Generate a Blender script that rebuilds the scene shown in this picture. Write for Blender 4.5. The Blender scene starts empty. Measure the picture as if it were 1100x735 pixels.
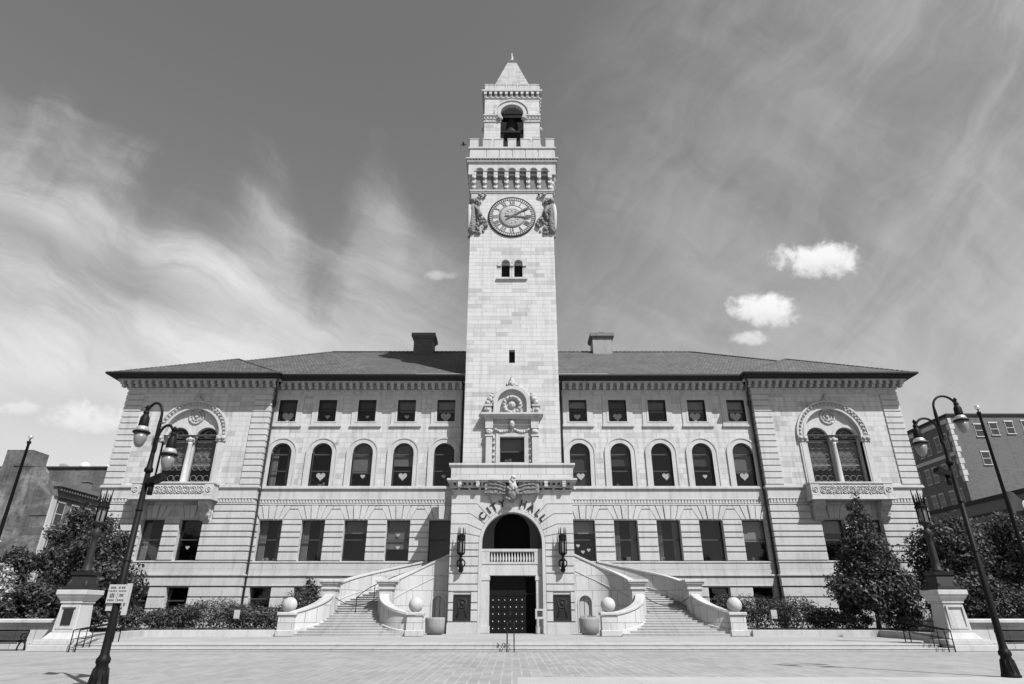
import bpy, bmesh, math, random
from mathutils import Vector, Matrix
from mathutils.geometry import tessellate_polygon
PI = math.pi
R = math.radians
rnd = random.Random(7)
scene = bpy.context.scene
COL = scene.collection

# ------------------------------------------------------------------ materials
class NT:
    """small wrapper for building node trees"""
    def __init__(s, tree):
        s.t = tree; s.n = tree.nodes; s.l = tree.links
    def add(s, typ, **kw):
        nd = s.n.new(typ)
        for k, v in kw.items(): setattr(nd, k, v)
        return nd
    def put(s, sock, v):
        if isinstance(v, bpy.types.NodeSocket): s.l.new(v, sock)
        else: sock.default_value = v
    def m(s, op, a, b=0.0, c=0.0, clamp=False):
        nd = s.add('ShaderNodeMath', operation=op, use_clamp=clamp)
        s.put(nd.inputs[0], a); s.put(nd.inputs[1], b)
        if op in ('MULTIPLY_ADD', 'COMPARE', 'SMOOTH_MIN', 'SMOOTH_MAX'): s.put(nd.inputs[2], c)
        return nd.outputs[0]
    def ss(s, v, a, b):
        nd = s.add('ShaderNodeMapRange', interpolation_type='SMOOTHSTEP')
        s.put(nd.inputs[0], v); s.put(nd.inputs[1], a); s.put(nd.inputs[2], b)
        return nd.outputs[0]
    def mixf(s, f, a, b):
        nd = s.add('ShaderNodeMix', data_type='FLOAT')
        s.put(nd.inputs[0], f); s.put(nd.inputs[2], a); s.put(nd.inputs[3], b)
        return nd.outputs[0]
    def noise(s, vec, scale, detail=4, rough=.55, dist=0.0):
        nd = s.add('ShaderNodeTexNoise')
        if vec is not None: s.l.new(vec, nd.inputs['Vector'])
        nd.inputs['Scale'].default_value = scale; nd.inputs['Detail'].default_value = detail
        nd.inputs['Roughness'].default_value = rough; nd.inputs['Distortion'].default_value = dist
        return nd.outputs['Fac']
    def xyz(s, x, y, z):
        nd = s.add('ShaderNodeCombineXYZ')
        s.put(nd.inputs[0], x); s.put(nd.inputs[1], y); s.put(nd.inputs[2], z)
        return nd.outputs[0]
    def grey(s, v):
        nd = s.add('ShaderNodeCombineColor')
        for i in range(3): s.put(nd.inputs[i], v)
        return nd.outputs[0]

def newmat(name):
    m = bpy.data.materials.new(name); m.use_nodes = True
    nt = NT(m.node_tree); b = nt.n['Principled BSDF']
    return m, nt, b

def setcol(nt, b, v):
    nt.l.new(nt.grey(v), b.inputs['Base Color'])

def wallcoords(nt):
    """u runs along the wall (x on front faces, y on side faces), v is height"""
    g = nt.add('ShaderNodeNewGeometry')
    p = nt.add('ShaderNodeSeparateXYZ'); nt.l.new(g.outputs['Position'], p.inputs[0])
    n = nt.add('ShaderNodeSeparateXYZ'); nt.l.new(g.outputs['True Normal'], n.inputs[0])
    s = nt.m('GREATER_THAN', nt.m('ABSOLUTE', n.outputs[0]), .75)
    u = nt.mixf(s, p.outputs[0], p.outputs[1])
    return nt.xyz(u, p.outputs[2], 0.0), g.outputs['Position'], p

def bump(nt, b, h, strength, dist=.02):
    nd = nt.add('ShaderNodeBump'); nd.inputs['Strength'].default_value = strength
    nd.inputs['Distance'].default_value = dist
    nt.l.new(h, nd.inputs['Height']); nt.l.new(nd.outputs[0], b.inputs['Normal'])

def mat_ashlar(name, base, bw=1.25, bh=.52, mortar=.55, var=.13, msize=.014, streak=.12, off=.5, patch=0.0):
    m, nt, b = newmat(name)
    vec, pos, p = wallcoords(nt)
    br = nt.add('ShaderNodeTexBrick'); nt.l.new(vec, br.inputs['Vector'])
    br.offset = off; br.squash = .72; br.squash_frequency = 3; br.offset_frequency = 2
    br.inputs['Scale'].default_value = 1.0
    br.inputs['Brick Width'].default_value = bw; br.inputs['Row Height'].default_value = bh
    br.inputs['Mortar Size'].default_value = msize; br.inputs['Mortar Smooth'].default_value = .3
    br.inputs['Color1'].default_value = (0, 0, 0, 1); br.inputs['Color2'].default_value = (1, 1, 1, 1)
    br.inputs['Mortar'].default_value = (.5, .5, .5, 1)
    blk = nt.add('ShaderNodeSeparateColor'); nt.l.new(br.outputs['Color'], blk.inputs[0])
    fine = nt.noise(pos, 14, 5, .7)
    big = nt.noise(pos, .35, 4, .6)
    # rain streaks: noise stretched along the height
    mp = nt.add('ShaderNodeMapping'); nt.l.new(vec, mp.inputs[0]); mp.inputs['Scale'].default_value = (3.0, .2, 1)
    st = nt.ss(nt.noise(mp.outputs[0], 1.0, 5, .65), .42, .78)
    blkp = nt.m('POWER', blk.outputs[0], 3.5)
    v = nt.m('MULTIPLY', base, nt.m('SUBTRACT', 1 + var * .35, nt.m('MULTIPLY', blkp, var)))
    v = nt.m('MULTIPLY', v, nt.m('ADD', .86, nt.m('MULTIPLY', fine, .28)))
    v = nt.m('MULTIPLY', v, nt.m('ADD', .9, nt.m('MULTIPLY', big, .2)))
    if patch:
        pn = nt.ss(nt.noise(pos, .32, 7, .68, .6), .42, .62); pd = nt.ss(nt.noise(pos, .9, 6, .7), .5, .7)
        v = nt.m('MULTIPLY', v, nt.m('ADD', 1 - patch * .4, nt.m('MULTIPLY', pn, patch)))
        v = nt.m('MULTIPLY', v, nt.m('SUBTRACT', 1.0, nt.m('MULTIPLY', pd, patch * .4)))
    v = nt.m('MULTIPLY', v, nt.m('SUBTRACT', 1.0, nt.m('MULTIPLY', st, streak)))
    v = nt.m('MULTIPLY', v, nt.mixf(br.outputs['Fac'], 1.0, mortar))
    setcol(nt, b, v); b.inputs['Roughness'].default_value = .85
    h = nt.m('SUBTRACT', nt.m('MULTIPLY', fine, .3), nt.m('MULTIPLY', br.outputs['Fac'], 1.0))
    bump(nt, b, h, .5, .02)
    return m

def mat_stone(name, base, rough=.85, scale=9, bs=.4, streak=.3):
    m, nt, b = newmat(name)
    vec, pos, p = wallcoords(nt)
    fine = nt.noise(pos, scale, 6, .7)
    big = nt.noise(pos, .5, 4, .6)
    mp = nt.add('ShaderNodeMapping'); nt.l.new(vec, mp.inputs[0]); mp.inputs['Scale'].default_value = (2.6, .3, 1)
    st = nt.ss(nt.noise(mp.outputs[0], 1.0, 5, .65), .45, .8)
    v = nt.m('MULTIPLY', base, nt.m('ADD', .78, nt.m('MULTIPLY', fine, .44)))
    v = nt.m('MULTIPLY', v, nt.m('ADD', .82, nt.m('MULTIPLY', big, .36)))
    v = nt.m('MULTIPLY', v, nt.m('SUBTRACT', 1.0, nt.m('MULTIPLY', st, streak)))
    setcol(nt, b, v); b.inputs['Roughness'].default_value = rough
    bump(nt, b, fine, bs, .02)
    return m

def mat_carved(name, base):
    m, nt, b = newmat(name)
    g = nt.add('ShaderNodeNewGeometry'); pos = g.outputs['Position']
    vo = nt.add('ShaderNodeTexVoronoi', feature='SMOOTH_F1'); nt.l.new(pos, vo.inputs['Vector'])
    vo.inputs['Scale'].default_value = 5.0
    d = vo.outputs['Distance']
    fine = nt.noise(pos, 18, 4, .6)
    v = nt.m('MULTIPLY', base, nt.m('ADD', .75, nt.m('MULTIPLY', fine, .4)))
    setcol(nt, b, v); b.inputs['Roughness'].default_value = .9
    bump(nt, b, nt.m('ADD', d, nt.m('MULTIPLY', fine, .2)), 1.0, .12)
    return m

def mat_plain(name, base, rough=.5, metal=0.0, var=.25, scale=6, bs=.1, spec=.5):
    m, nt, b = newmat(name)
    tc = nt.add('ShaderNodeTexCoord')
    n = nt.noise(tc.outputs['Object'], scale, 5, .6)
    setcol(nt, b, nt.m('MULTIPLY', base, nt.m('ADD', 1 - var / 2, nt.m('MULTIPLY', n, var))))
    b.inputs['Roughness'].default_value = rough; b.inputs['Metallic'].default_value = metal; b.inputs['Specular IOR Level'].default_value = spec
    if bs: bump(nt, b, n, bs, .01)
    return m

def mat_roof(name, base):
    m, nt, b = newmat(name)
    g = nt.add('ShaderNodeNewGeometry'); pos = g.outputs['Position']
    p = nt.add('ShaderNodeSeparateXYZ'); nt.l.new(pos, p.inputs[0])
    n = nt.add('ShaderNodeSeparateXYZ'); nt.l.new(g.outputs['True Normal'], n.inputs[0])
    s = nt.m('GREATER_THAN', nt.m('ABSOLUTE', n.outputs[0]), nt.m('ABSOLUTE', n.outputs[1]))
    u = nt.mixf(s, p.outputs[0], p.outputs[1])
    vec = nt.xyz(u, nt.m('MULTIPLY', p.outputs[2], 2.0), 0.0)
    br = nt.add('ShaderNodeTexBrick'); nt.l.new(vec, br.inputs['Vector'])
    br.inputs['Scale'].default_value = 1.0
    br.inputs['Brick Width'].default_value = .34; br.inputs['Row Height'].default_value = .42
    br.inputs['Mortar Size'].default_value = .03
    br.inputs['Color1'].default_value = (0, 0, 0, 1); br.inputs['Color2'].default_value = (1, 1, 1, 1)
    blk = nt.add('ShaderNodeSeparateColor'); nt.l.new(br.outputs['Color'], blk.inputs[0])
    big = nt.noise(pos, .4, 5, .6)
    v = nt.m('MULTIPLY', base, nt.m('ADD', .65, nt.m('MULTIPLY', blk.outputs[0], .6)))
    v = nt.m('MULTIPLY', v, nt.m('ADD', .6, nt.m('MULTIPLY', big, .85)))
    v = nt.m('MULTIPLY', v, nt.mixf(br.outputs['Fac'], 1.0, .45))
    setcol(nt, b, v); b.inputs['Roughness'].default_value = .7
    saw = nt.m('FRACT', nt.m('MULTIPLY', p.outputs[2], 2.0 / .42))
    bump(nt, b, nt.m('SUBTRACT', nt.m('MULTIPLY', saw, -.6), br.outputs['Fac']), .6, .04)
    return m

def mat_paving(name, base, bw, bh, msize, mort, var=.14, rot=0.0):
    m, nt, b = newmat(name)
    g = nt.add('ShaderNodeNewGeometry'); pos = g.outputs['Position']
    mp = nt.add('ShaderNodeMapping'); nt.l.new(pos, mp.inputs[0]); mp.inputs['Rotation'].default_value = (0, 0, rot)
    br = nt.add('ShaderNodeTexBrick'); nt.l.new(mp.outputs[0], br.inputs['Vector'])
    br.inputs['Scale'].default_value = 1.0
    br.inputs['Brick Width'].default_value = bw; br.inputs['Row Height'].default_value = bh
    br.inputs['Mortar Size'].default_value = msize; br.inputs['Mortar Smooth'].default_value = .2
    br.inputs['Color1'].default_value = (0, 0, 0, 1); br.inputs['Color2'].default_value = (1, 1, 1, 1)
    br.inputs['Mortar'].default_value = (.5, .5, .5, 1)
    blk = nt.add('ShaderNodeSeparateColor'); nt.l.new(br.outputs['Color'], blk.inputs[0])
    fine = nt.noise(pos, 30, 4, .7); big = nt.noise(pos, .22, 5, .6); mid = nt.noise(pos, 1.3, 5, .65)
    # joints are washed out in places and swept clean in others
    jm = nt.ss(nt.noise(pos, .5, 4, .6), .35, .62)
    spots = nt.ss(nt.noise(pos, 2.6, 3, .5), .66, .74)
    base = nt.m('MULTIPLY', base, nt.m('SUBTRACT', 1.0, nt.m('MULTIPLY', spots, .18)))
    v = nt.m('MULTIPLY', base, nt.m('ADD', 1 - var / 2, nt.m('MULTIPLY', blk.outputs[0], var)))
    v = nt.m('MULTIPLY', v, nt.m('ADD', .86, nt.m('MULTIPLY', fine, .28)))
    v = nt.m('MULTIPLY', v, nt.m('ADD', .74, nt.m('MULTIPLY', big, .52)))
    v = nt.m('MULTIPLY', v, nt.m('ADD', .84, nt.m('MULTIPLY', mid, .32)))
    v = nt.m('MULTIPLY', v, nt.mixf(nt.m('MULTIPLY', br.outputs['Fac'], jm), 1.0, mort))
    setcol(nt, b, v); b.inputs['Roughness'].default_value = .8
    bump(nt, b, nt.m('SUBTRACT', nt.m('MULTIPLY', fine, .4), br.outputs['Fac']), .25, .01)
    return m

def mat_leaf(name, base, var=.9):
    m, nt, b = newmat(name)
    g = nt.add('ShaderNodeNewGeometry'); pos = g.outputs['Position']
    n1 = nt.noise(pos, 1.1, 3, .6)
    rn = g.outputs['Random Per Island']
    v = nt.m('MULTIPLY', base, nt.m('ADD', .42, nt.m('MULTIPLY', nt.m('POWER', rn, 2.2), var * 2.0)))
    v = nt.m('MULTIPLY', v, nt.m('ADD', .6, nt.m('MULTIPLY', n1, .8)))
    setcol(nt, b, v); b.inputs['Roughness'].default_value = .5
    b.inputs['Specular IOR Level'].default_value = .35
    # light through the leaf
    tr = nt.add('ShaderNodeBsdfTranslucent'); nt.l.new(nt.grey(nt.m('MULTIPLY', v, 1.2)), tr.inputs[0])
    ad = nt.add('ShaderNodeMixShader'); ad.inputs[0].default_value = .25
    out = nt.n['Material Output']
    nt.l.new(b.outputs[0], ad.inputs[1]); nt.l.new(tr.outputs[0], ad.inputs[2]); nt.l.new(ad.outputs[0], out.inputs['Surface'])
    return m

def mat_glass(name):
    m, nt, b = newmat(name)
    nt.n.remove(b)
    g = nt.add('ShaderNodeNewGeometry')
    n = nt.noise(g.outputs['Position'], .8, 2, .5)
    bp = nt.add('ShaderNodeBump'); bp.inputs['Strength'].default_value = .12; bp.inputs['Distance'].default_value = .05
    nt.l.new(n, bp.inputs['Height'])
    gl = nt.add('ShaderNodeBsdfGlossy'); gl.inputs['Roughness'].default_value = .03
    gl.inputs['Color'].default_value = (.55, .55, .55, 1); nt.l.new(bp.outputs[0], gl.inputs['Normal'])
    tr = nt.add('ShaderNodeBsdfTransparent'); tr.inputs['Color'].default_value = (.9, .9, .9, 1)
    dt = nt.add('ShaderNodeVectorMath', operation='DOT_PRODUCT'); nt.l.new(g.outputs['Normal'], dt.inputs[0]); nt.l.new(g.outputs['Incoming'], dt.inputs[1])
    fr = nt.m('ADD', .045, nt.m('MULTIPLY', .95, nt.m('POWER', nt.m('SUBTRACT', 1.0, nt.m('ABSOLUTE', dt.outputs['Value'])), 5.0)))
    mx = nt.add('ShaderNodeMixShader'); nt.l.new(fr, mx.inputs[0])
    nt.l.new(tr.outputs[0], mx.inputs[1]); nt.l.new(gl.outputs[0], mx.inputs[2])
    nt.l.new(mx.outputs[0], nt.n['Material Output'].inputs['Surface'])
    return m

M = {}
M['ashlar'] = mat_ashlar('granite_ashlar', 0.405, 1.3, .46, .55, .3, .013, .3, .42)
M['tower'] = mat_ashlar('tower_ashlar', 0.415, 1.45, .42, .55, .34, .013, .2, .42)
M['spire'] = mat_ashlar('spire_stone', .3, .9, .35, .6, .3, .012, .25, .42)
M['ball'] = mat_stone('pitted_granite', .38, scale=16, bs=1.0, streak=.35)
M['rust'] = mat_stone('rusticated_granite', 0.408, bs=.5)
M['trim'] = mat_stone('granite_trim', 0.399, bs=.35)
M['dark_and_shade'] = mat_stone('dark_stone_and_shade', .13, bs=.3)  # plain dark tone; in the corbel recesses it paints their shade
M['stair'] = mat_ashlar('stair_granite', 0.408, 1.4, 1.1, .4, .14, .018, .18)
M['step'] = mat_stone('step_granite', .34, bs=.5, streak=.28)
M['carved'] = mat_carved('carved_granite', .36)
M['carved_dark'] = mat_carved('dark_carved_stone', .17)  # darker tone, for the corner figures and the eagle
M['roof'] = mat_roof('roof_tiles', .085)
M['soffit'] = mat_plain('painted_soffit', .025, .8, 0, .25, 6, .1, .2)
M['copper'] = mat_plain('gutter_metal', .03, .6, 0, .25, 6, .1, .25)
M['flash'] = mat_plain('pale_flashing', .45, .5)
M['iron'] = mat_plain('black_painted_iron', .009, .5, 0, .5, 20, .15, .1)
M['bronze'] = mat_plain('dark_bronze', .02, .55, 0, .6, 8, .3, .2)
M['frame'] = mat_plain('dark_window_frame', .045, .6, 0, .25, 6, .1, .25)
M['glass'] = mat_glass('window_glass')
M['blind'] = mat_plain('roller_blind', .12, .9, 0, .3, 2, 0)
M['blind_dark'] = mat_plain('dark_roller_blind', .035, .9, 0, .3, 2, 0)
M['blind_pale'] = mat_plain('pale_roller_blind', .22, .9, 0, .3, 2, 0)
M['lead'] = mat_plain('lead_came', .14, .7, 0, .3, 6, 0)
M['legs'] = mat_plain('grey_metal_leg', .12, .5, 0, .3, 6, 0)
M['curtain'] = mat_plain('pale_curtain', .15, .9, 0, .4, 3, .3)
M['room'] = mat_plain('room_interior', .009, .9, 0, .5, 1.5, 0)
M['paper'] = mat_plain('white_paper', .5, .9, 0, .1, 5, 0)
M['paper2'] = mat_plain('tinted_paper', .42, .9, 0, .3, 5, 0)
M['numeral'] = mat_plain('grey_numerals', .085, .8, 0, .2, 5, 0)
M['ink'] = mat_plain('printed_ink', .03, .8, 0, .1, 5, 0)
M['plaza'] = mat_paving('plaza_brick', .24, .9, .3, .02, 1.45, .22, R(90))
M['slab'] = mat_paving('pale_concrete_slab', .33, 3.4, 3.4, .03, .7, .06)
M['terrace'] = mat_paving('terrace_paving', .29, 1.2, 1.2, .012, .8, .1)
M['asphalt'] = mat_plain('asphalt', .09, .9, 0, .4, 3, .2)
M['soil'] = mat_plain('bed_soil', .06, .95, 0, .8, 4, .6)
M['leaf'] = mat_leaf('dark_foliage', .05)
M['leaf2'] = mat_leaf('hedge_foliage', .065)
M['leafp'] = mat_leaf('pale_blossom_foliage', .3, .8)
M['bark'] = mat_plain('bark', .07, .95, 0, .8, 14, .8)
M['brick'] = mat_ashlar('old_brick', .115, .44, .15, 1.15, .4, .02, .5, .5, .9)
M['brick2'] = mat_ashlar('red_brick', .095, .44, .15, 1.15, .35, .018, .15)
M['brick3'] = mat_ashlar('grey_brick', .1, .44, .15, 1.2, .4, .02, .4, .5, .5)
M['stucco'] = mat_plain('grey_render', .12, .9, 0, .7, .25, .2)
M['limestone'] = mat_stone('limestone_trim', .42)
M['globe'] = mat_plain('frosted_globe', .17, .3, 0, .3, 6, 0)
M['steel'] = mat_plain('galvanised_cap', .55, .3, .6, .2, 8, 0)
M['sign'] = mat_plain('white_sign', .36, .5, 0, .12, 4, 0)
M['gold'] = mat_plain('gilded_ball', .75, .2, .7, .1, 4, 0)
M['canvas'] = mat_plain('white_canvas', .7, .9, 0, .1, 3, .1)
M['flag'] = mat_plain('black_flag_cloth', .035, .9, 0, .4, 5, .2)
M['concrete'] = mat_stone('exposed_concrete', .24, scale=22, bs=.8)
M['dial'] = mat_plain('clock_dial_white', .42, .7, 0, .15, 3, .1)
M['dialgrey'] = mat_stone('clock_dial_centre', .33)

# ------------------------------------------------------------------ mesh builder
class MB:
    def __init__(s, mirror=1): s.v = []; s.f = []; s.sm = []; s.mir = mirror; s.xf = None
    def _add(s, vs, fs, smooth=False):
        o = len(s.v)
        for p in vs:
            p = Vector(p)
            if s.xf is not None: p = s.xf @ p
            s.v.append((p.x * s.mir, p.y, p.z))
        for f in fs: s.f.append(tuple(i + o for i in f)); s.sm.append(smooth)
        return s
    def box(s, x0, x1, y0, y1, z0, z1):
        vs = [(x, y, z) for z in (z0, z1) for y in (y0, y1) for x in (x0, x1)]
        return s._add(vs, [(0, 2, 3, 1), (4, 5, 7, 6), (0, 1, 5, 4), (2, 6, 7, 3), (0, 4, 6, 2), (1, 3, 7, 5)])
    def frustum(s, cx, cy, z0, z1, h0, h1, d0=None, d1=None):
        d0 = h0 if d0 is None else d0; d1 = h1 if d1 is None else d1
        vs = [(cx - h0, cy - d0, z0), (cx + h0, cy - d0, z0), (cx + h0, cy + d0, z0), (cx - h0, cy + d0, z0),
              (cx - h1, cy - d1, z1), (cx + h1, cy - d1, z1), (cx + h1, cy + d1, z1), (cx - h1, cy + d1, z1)]
        return s._add(vs, [(3, 2, 1, 0), (4, 5, 6, 7), (0, 1, 5, 4), (1, 2, 6, 5), (2, 3, 7, 6), (3, 0, 4, 7)])
    def plate(s, outer, holes, y0, y1, back=True):
        """xz outline with holes, extruded from y0 to y1"""
        loops = [outer] + list(holes)
        flat = [p for lp in loops for p in lp]
        tris = tessellate_polygon([[Vector((p[0], p[1], 0)) for p in lp] for lp in loops])
        n = len(flat)
        vs = [(p[0], y0, p[1]) for p in flat] + [(p[0], y1, p[1]) for p in flat]
        fs = [tuple(t) for t in tris]
        if back: fs += [tuple(i + n for i in reversed(t)) for t in tris]
        o = 0
        for lp in loops:
            k = len(lp)
            for i in range(k):
                a, b = o + i, o + (i + 1) % k
                fs.append((a, b, b + n, a + n))
            o += k
        return s._add(vs, fs)
    def prism(s, poly, z0, z1):
        """xy outline extruded in z"""
        n = len(poly)
        tris = tessellate_polygon([[Vector((p[0], p[1], 0)) for p in poly]])
        vs = [(p[0], p[1], z0) for p in poly] + [(p[0], p[1], z1) for p in poly]
        fs = [tuple(t) for t in tris] + [tuple(i + n for i in t) for t in tris]
        for i in range(n): fs.append((i, (i + 1) % n, (i + 1) % n + n, i + n))
        return s._add(vs, fs)
    def lathe(s, c, prof, n=16, smooth=True, M4=None):
        """profile of (radius, height) turned round z at c"""
        vs = []; fs = []
        for r, z in prof:
            for i in range(n):
                a = 2 * PI * i / n
                p = Vector((r * math.cos(a), r * math.sin(a), z))
                if M4 is not None: p = M4 @ p
                vs.append((c[0] + p.x, c[1] + p.y, c[2] + p.z))
        for k in range(len(prof) - 1):
            for i in range(n):
                j = (i + 1) % n
                fs.append((k * n + i, k * n + j, (k + 1) * n + j, (k + 1) * n + i))
        fs.append(tuple(reversed(range(n)))); fs.append(tuple((len(prof) - 1) * n + i for i in range(n)))
        return s._add(vs, fs, smooth)
    def ball(s, c, r, n=16, sq=(1, 1, 1)):
        k = max(4, n // 2)
        prof = [(max(.002, r * math.sin(PI * i / k)), -r * math.cos(PI * i / k)) for i in range(k + 1)]
        return s.lathe(c, prof, n, True, Matrix.Diagonal((sq[0], sq[1], sq[2], 1)))
    def tube(s, path, rad, n=8, smooth=True):
        path = [Vector(p) for p in path]
        if not hasattr(rad, '__len__'): rad = [rad] * len(path)
        vs = []; fs = []; up = None
        for i, p in enumerate(path):
            d = (path[min(i + 1, len(path) - 1)] - path[max(i - 1, 0)]).normalized()
            if up is None:
                up = Vector((0, 0, 1)) if abs(d.z) < .9 else Vector((1, 0, 0))
            side = d.cross(up).normalized(); up = side.cross(d).normalized()
            for k in range(n):
                a = 2 * PI * k / n
                q = p + (side * math.cos(a) + up * math.sin(a)) * rad[i]
                vs.append(tuple(q))
        for i in range(len(path) - 1):
            for k in range(n):
                j = (k + 1) % n
                fs.append((i * n + k, i * n + j, (i + 1) * n + j, (i + 1) * n + k))
        fs.append(tuple(reversed(range(n)))); fs.append(tuple((len(path) - 1) * n + k for k in range(n)))
        return s._add(vs, fs, smooth)
    def ring(s, c, r, t, n=28, m=6, axis='y', sq=1.0):
        """torus facing along y (or z), centre c, radius r, thickness t"""
        vs = []; fs = []
        for i in range(n):
            a = 2 * PI * i / n
            for k in range(m):
                b = 2 * PI * k / m
                rr = r + t * math.cos(b); w = t * math.sin(b) * sq
                if axis == 'y': vs.append((c[0] + rr * math.cos(a), c[1] + w, c[2] + rr * math.sin(a)))
                else: vs.append((c[0] + rr * math.cos(a), c[1] + rr * math.sin(a), c[2] + w))
        for i in range(n):
            for k in range(m):
                i2, k2 = (i + 1) % n, (k + 1) % m
                fs.append((i * m + k, i2 * m + k, i2 * m + k2, i * m + k2))
        return s._add(vs, fs, True)
    def sweepwall(s, path, th, zb, zt):
        """upright wall following xy path with bottoms zb[] and tops zt[]"""
        n = len(path); vs = []; fs = []
        for i in range(n):
            a = Vector(path[max(i - 1, 0)]); b = Vector(path[min(i + 1, n - 1)])
            d = (b - a).normalized(); nx, ny = -d.y, d.x
            x, y = path[i]
            for sgn in (-1, 1):
                vs.append((x + nx * th / 2 * sgn, y + ny * th / 2 * sgn, zb[i]))
                vs.append((x + nx * th / 2 * sgn, y + ny * th / 2 * sgn, zt[i]))
        for i in range(n - 1):
            o = i * 4; q = o + 4
            fs += [(o, q, q + 1, o + 1), (o + 2, o + 3, q + 3, q + 2), (o + 1, q + 1, q + 3, o + 3), (o, o + 2, q + 2, q)]
        fs += [(0, 1, 3, 2), ((n - 1) * 4, (n - 1) * 4 + 2, (n - 1) * 4 + 3, (n - 1) * 4 + 1)]
        return s._add(vs, fs)
    def build(s, name, mat, parent=None, bevel=0.0, recalc=True):
        org = Vector((0, 0, 0)); p = parent
        while p is not None: org += p.location; p = p.parent
        me = bpy.data.meshes.new(name)
        me.from_pydata([tuple(Vector(v) - org) for v in s.v], [], s.f)
        me.polygons.foreach_set('use_smooth', s.sm)
        if recalc:
            bm = bmesh.new(); bm.from_mesh(me)
            bmesh.ops.recalc_face_normals(bm, faces=bm.faces); bm.to_mesh(me); bm.free()
        me.materials.append(M[mat] if isinstance(mat, str) else mat)
        o = bpy.data.objects.new(name, me); COL.objects.link(o)
        if parent is not None: o.parent = parent
        if bevel:
            b = o.modifiers.new('edge', 'BEVEL'); b.width = bevel; b.segments = 1; b.limit_method = 'ANGLE'; b.angle_limit = R(50)
        return o

def tag(o, label, cat, group=None, kind=None):
    if label: o['label'] = label
    if cat: o['category'] = cat
    if group: o['group'] = group
    if kind: o['kind'] = kind
    return o
def thing(name, loc, label, cat, group=None):
    o = bpy.data.objects.new(name, None); COL.objects.link(o); o.location = loc
    o.empty_display_size = .3
    return tag(o, label, cat, group)
def struct(o): o['kind'] = 'structure'; return o
def recentre(o):
    """move a one-mesh thing's origin to its base"""
    me = o.data; xs = [v.co for v in me.vertices]
    c = Vector((sum(p.x for p in xs) / len(xs), sum(p.y for p in xs) / len(xs), min(p.z for p in xs)))
    me.transform(Matrix.Translation(-c)); o.location = o.location + c
    return o
def rect(x0, x1, z0, z1): return [(x0, z0), (x1, z0), (x1, z1), (x0, z1)]
def arch(xc, h, z0, zs, n=14, r=None):
    r = h if r is None else r
    return [(xc - h, z0), (xc + h, z0)] + [(xc + r * math.cos(PI * i / n), zs + r * math.sin(PI * i / n)) for i in range(n + 1)]
def text_mesh(body, size, ext, name, mat, parent, place, bold=0.0):
    cu = bpy.data.curves.new('lettering', 'FONT'); cu.body = body; cu.size = size; cu.extrude = ext
    cu.align_x = 'CENTER'; cu.align_y = 'CENTER'; cu.offset = bold
    t = bpy.data.objects.new('lettering', cu); COL.objects.link(t)
    dg = bpy.context.evaluated_depsgraph_get(); dg.update()
    me = bpy.data.meshes.new_from_object(t.evaluated_get(dg))
    bpy.data.objects.remove(t); bpy.data.curves.remove(cu)
    me.transform(place)
    return me

# ------------------------------------------------------------------ ground
b = MB(); b._add([(-500, -200, 0), (500, -200, 0), (500, 700, 0), (-500, 700, 0)], [(0, 1, 2, 3)])
struct(b.build('ground', 'plaza'))
b = MB()
b._add([(.15, 12.0, .004), (60, 12.0, .004), (60, 20.2, .004), (.15, 20.2, .004)], [(0, 1, 2, 3)])
struct(b.build('pavement_band', 'slab'))
b = MB()
b._add([(-120, 62, .006), (-37.5, 62, .006), (-37.5, 260, .006), (-120, 260, .006)], [(0, 1, 2, 3)])
b._add([(37.5, 62, .006), (120, 62, .006), (120, 260, .006), (37.5, 260, .006)], [(0, 1, 2, 3)])
struct(b.build('side_street', 'asphalt'))
TZ = .28
b = MB(); b.box(-21.3, 21.3, 33.02, 33.92, 0.0, .095); b.box(-21.3, 21.3, 33.0, 33.92, .095, .14)
b.box(-21.3, 21.3, 33.92, 36.4, 0, TZ - .05); b.box(-21.3, 21.3, 33.9, 36.4, TZ - .05, TZ)
struct(b.build('terrace_steps', 'step', bevel=.012))
b = MB(); b.prism([(-24.4, 36.4), (24.4, 36.4), (24.4, 54.2), (-24.4, 54.2)], 0, TZ - .003)
struct(b.build('terrace', 'terrace'))
for s in (-1, 1):
    b = MB(s); outl = [(15.9, 45), (24.1, 44.4), (23.3, 36.2), (60, 36.2), (60, 53.3), (15.9, 53.3)]
    b.prism(outl, 0.0, .6)
    o = struct(b.build('planting_bed', 'soil'))
    b = MB(s)
    path = [(15.9, 53.0), (15.9, 45.0), (24.1, 44.4), (23.3, 36.2)]
    for i in range(3):
        b.sweepwall([path[i], path[i + 1]], .36, [0, 0], [.68 - .002 * i] * 2)
    struct(b.build('bed_kerb', 'trim', bevel=.015))

# ------------------------------------------------------------------ city hall
hall = thing('city_hall', (0, 52, TZ), 'pale granite town hall with a tall clock tower and two end pavilions', 'town hall')
ZB = TZ
WX = [6.02, 9.64, 13.26, 16.88, 20.5]
YW, YP, YT, YF = 54.0, 53.4, 52.0, 50.5

def split(x0, x1, cuts):
    """x-intervals left of x0..x1 after taking out cuts"""
    out = []; a = x0
    for c0, c1 in sorted(cuts):
        if c1 <= a or c0 >= x1: continue
        if c0 > a: out.append((a, c0))
        a = max(a, c1)
    if a < x1: out.append((a, x1))
    return out

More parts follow.
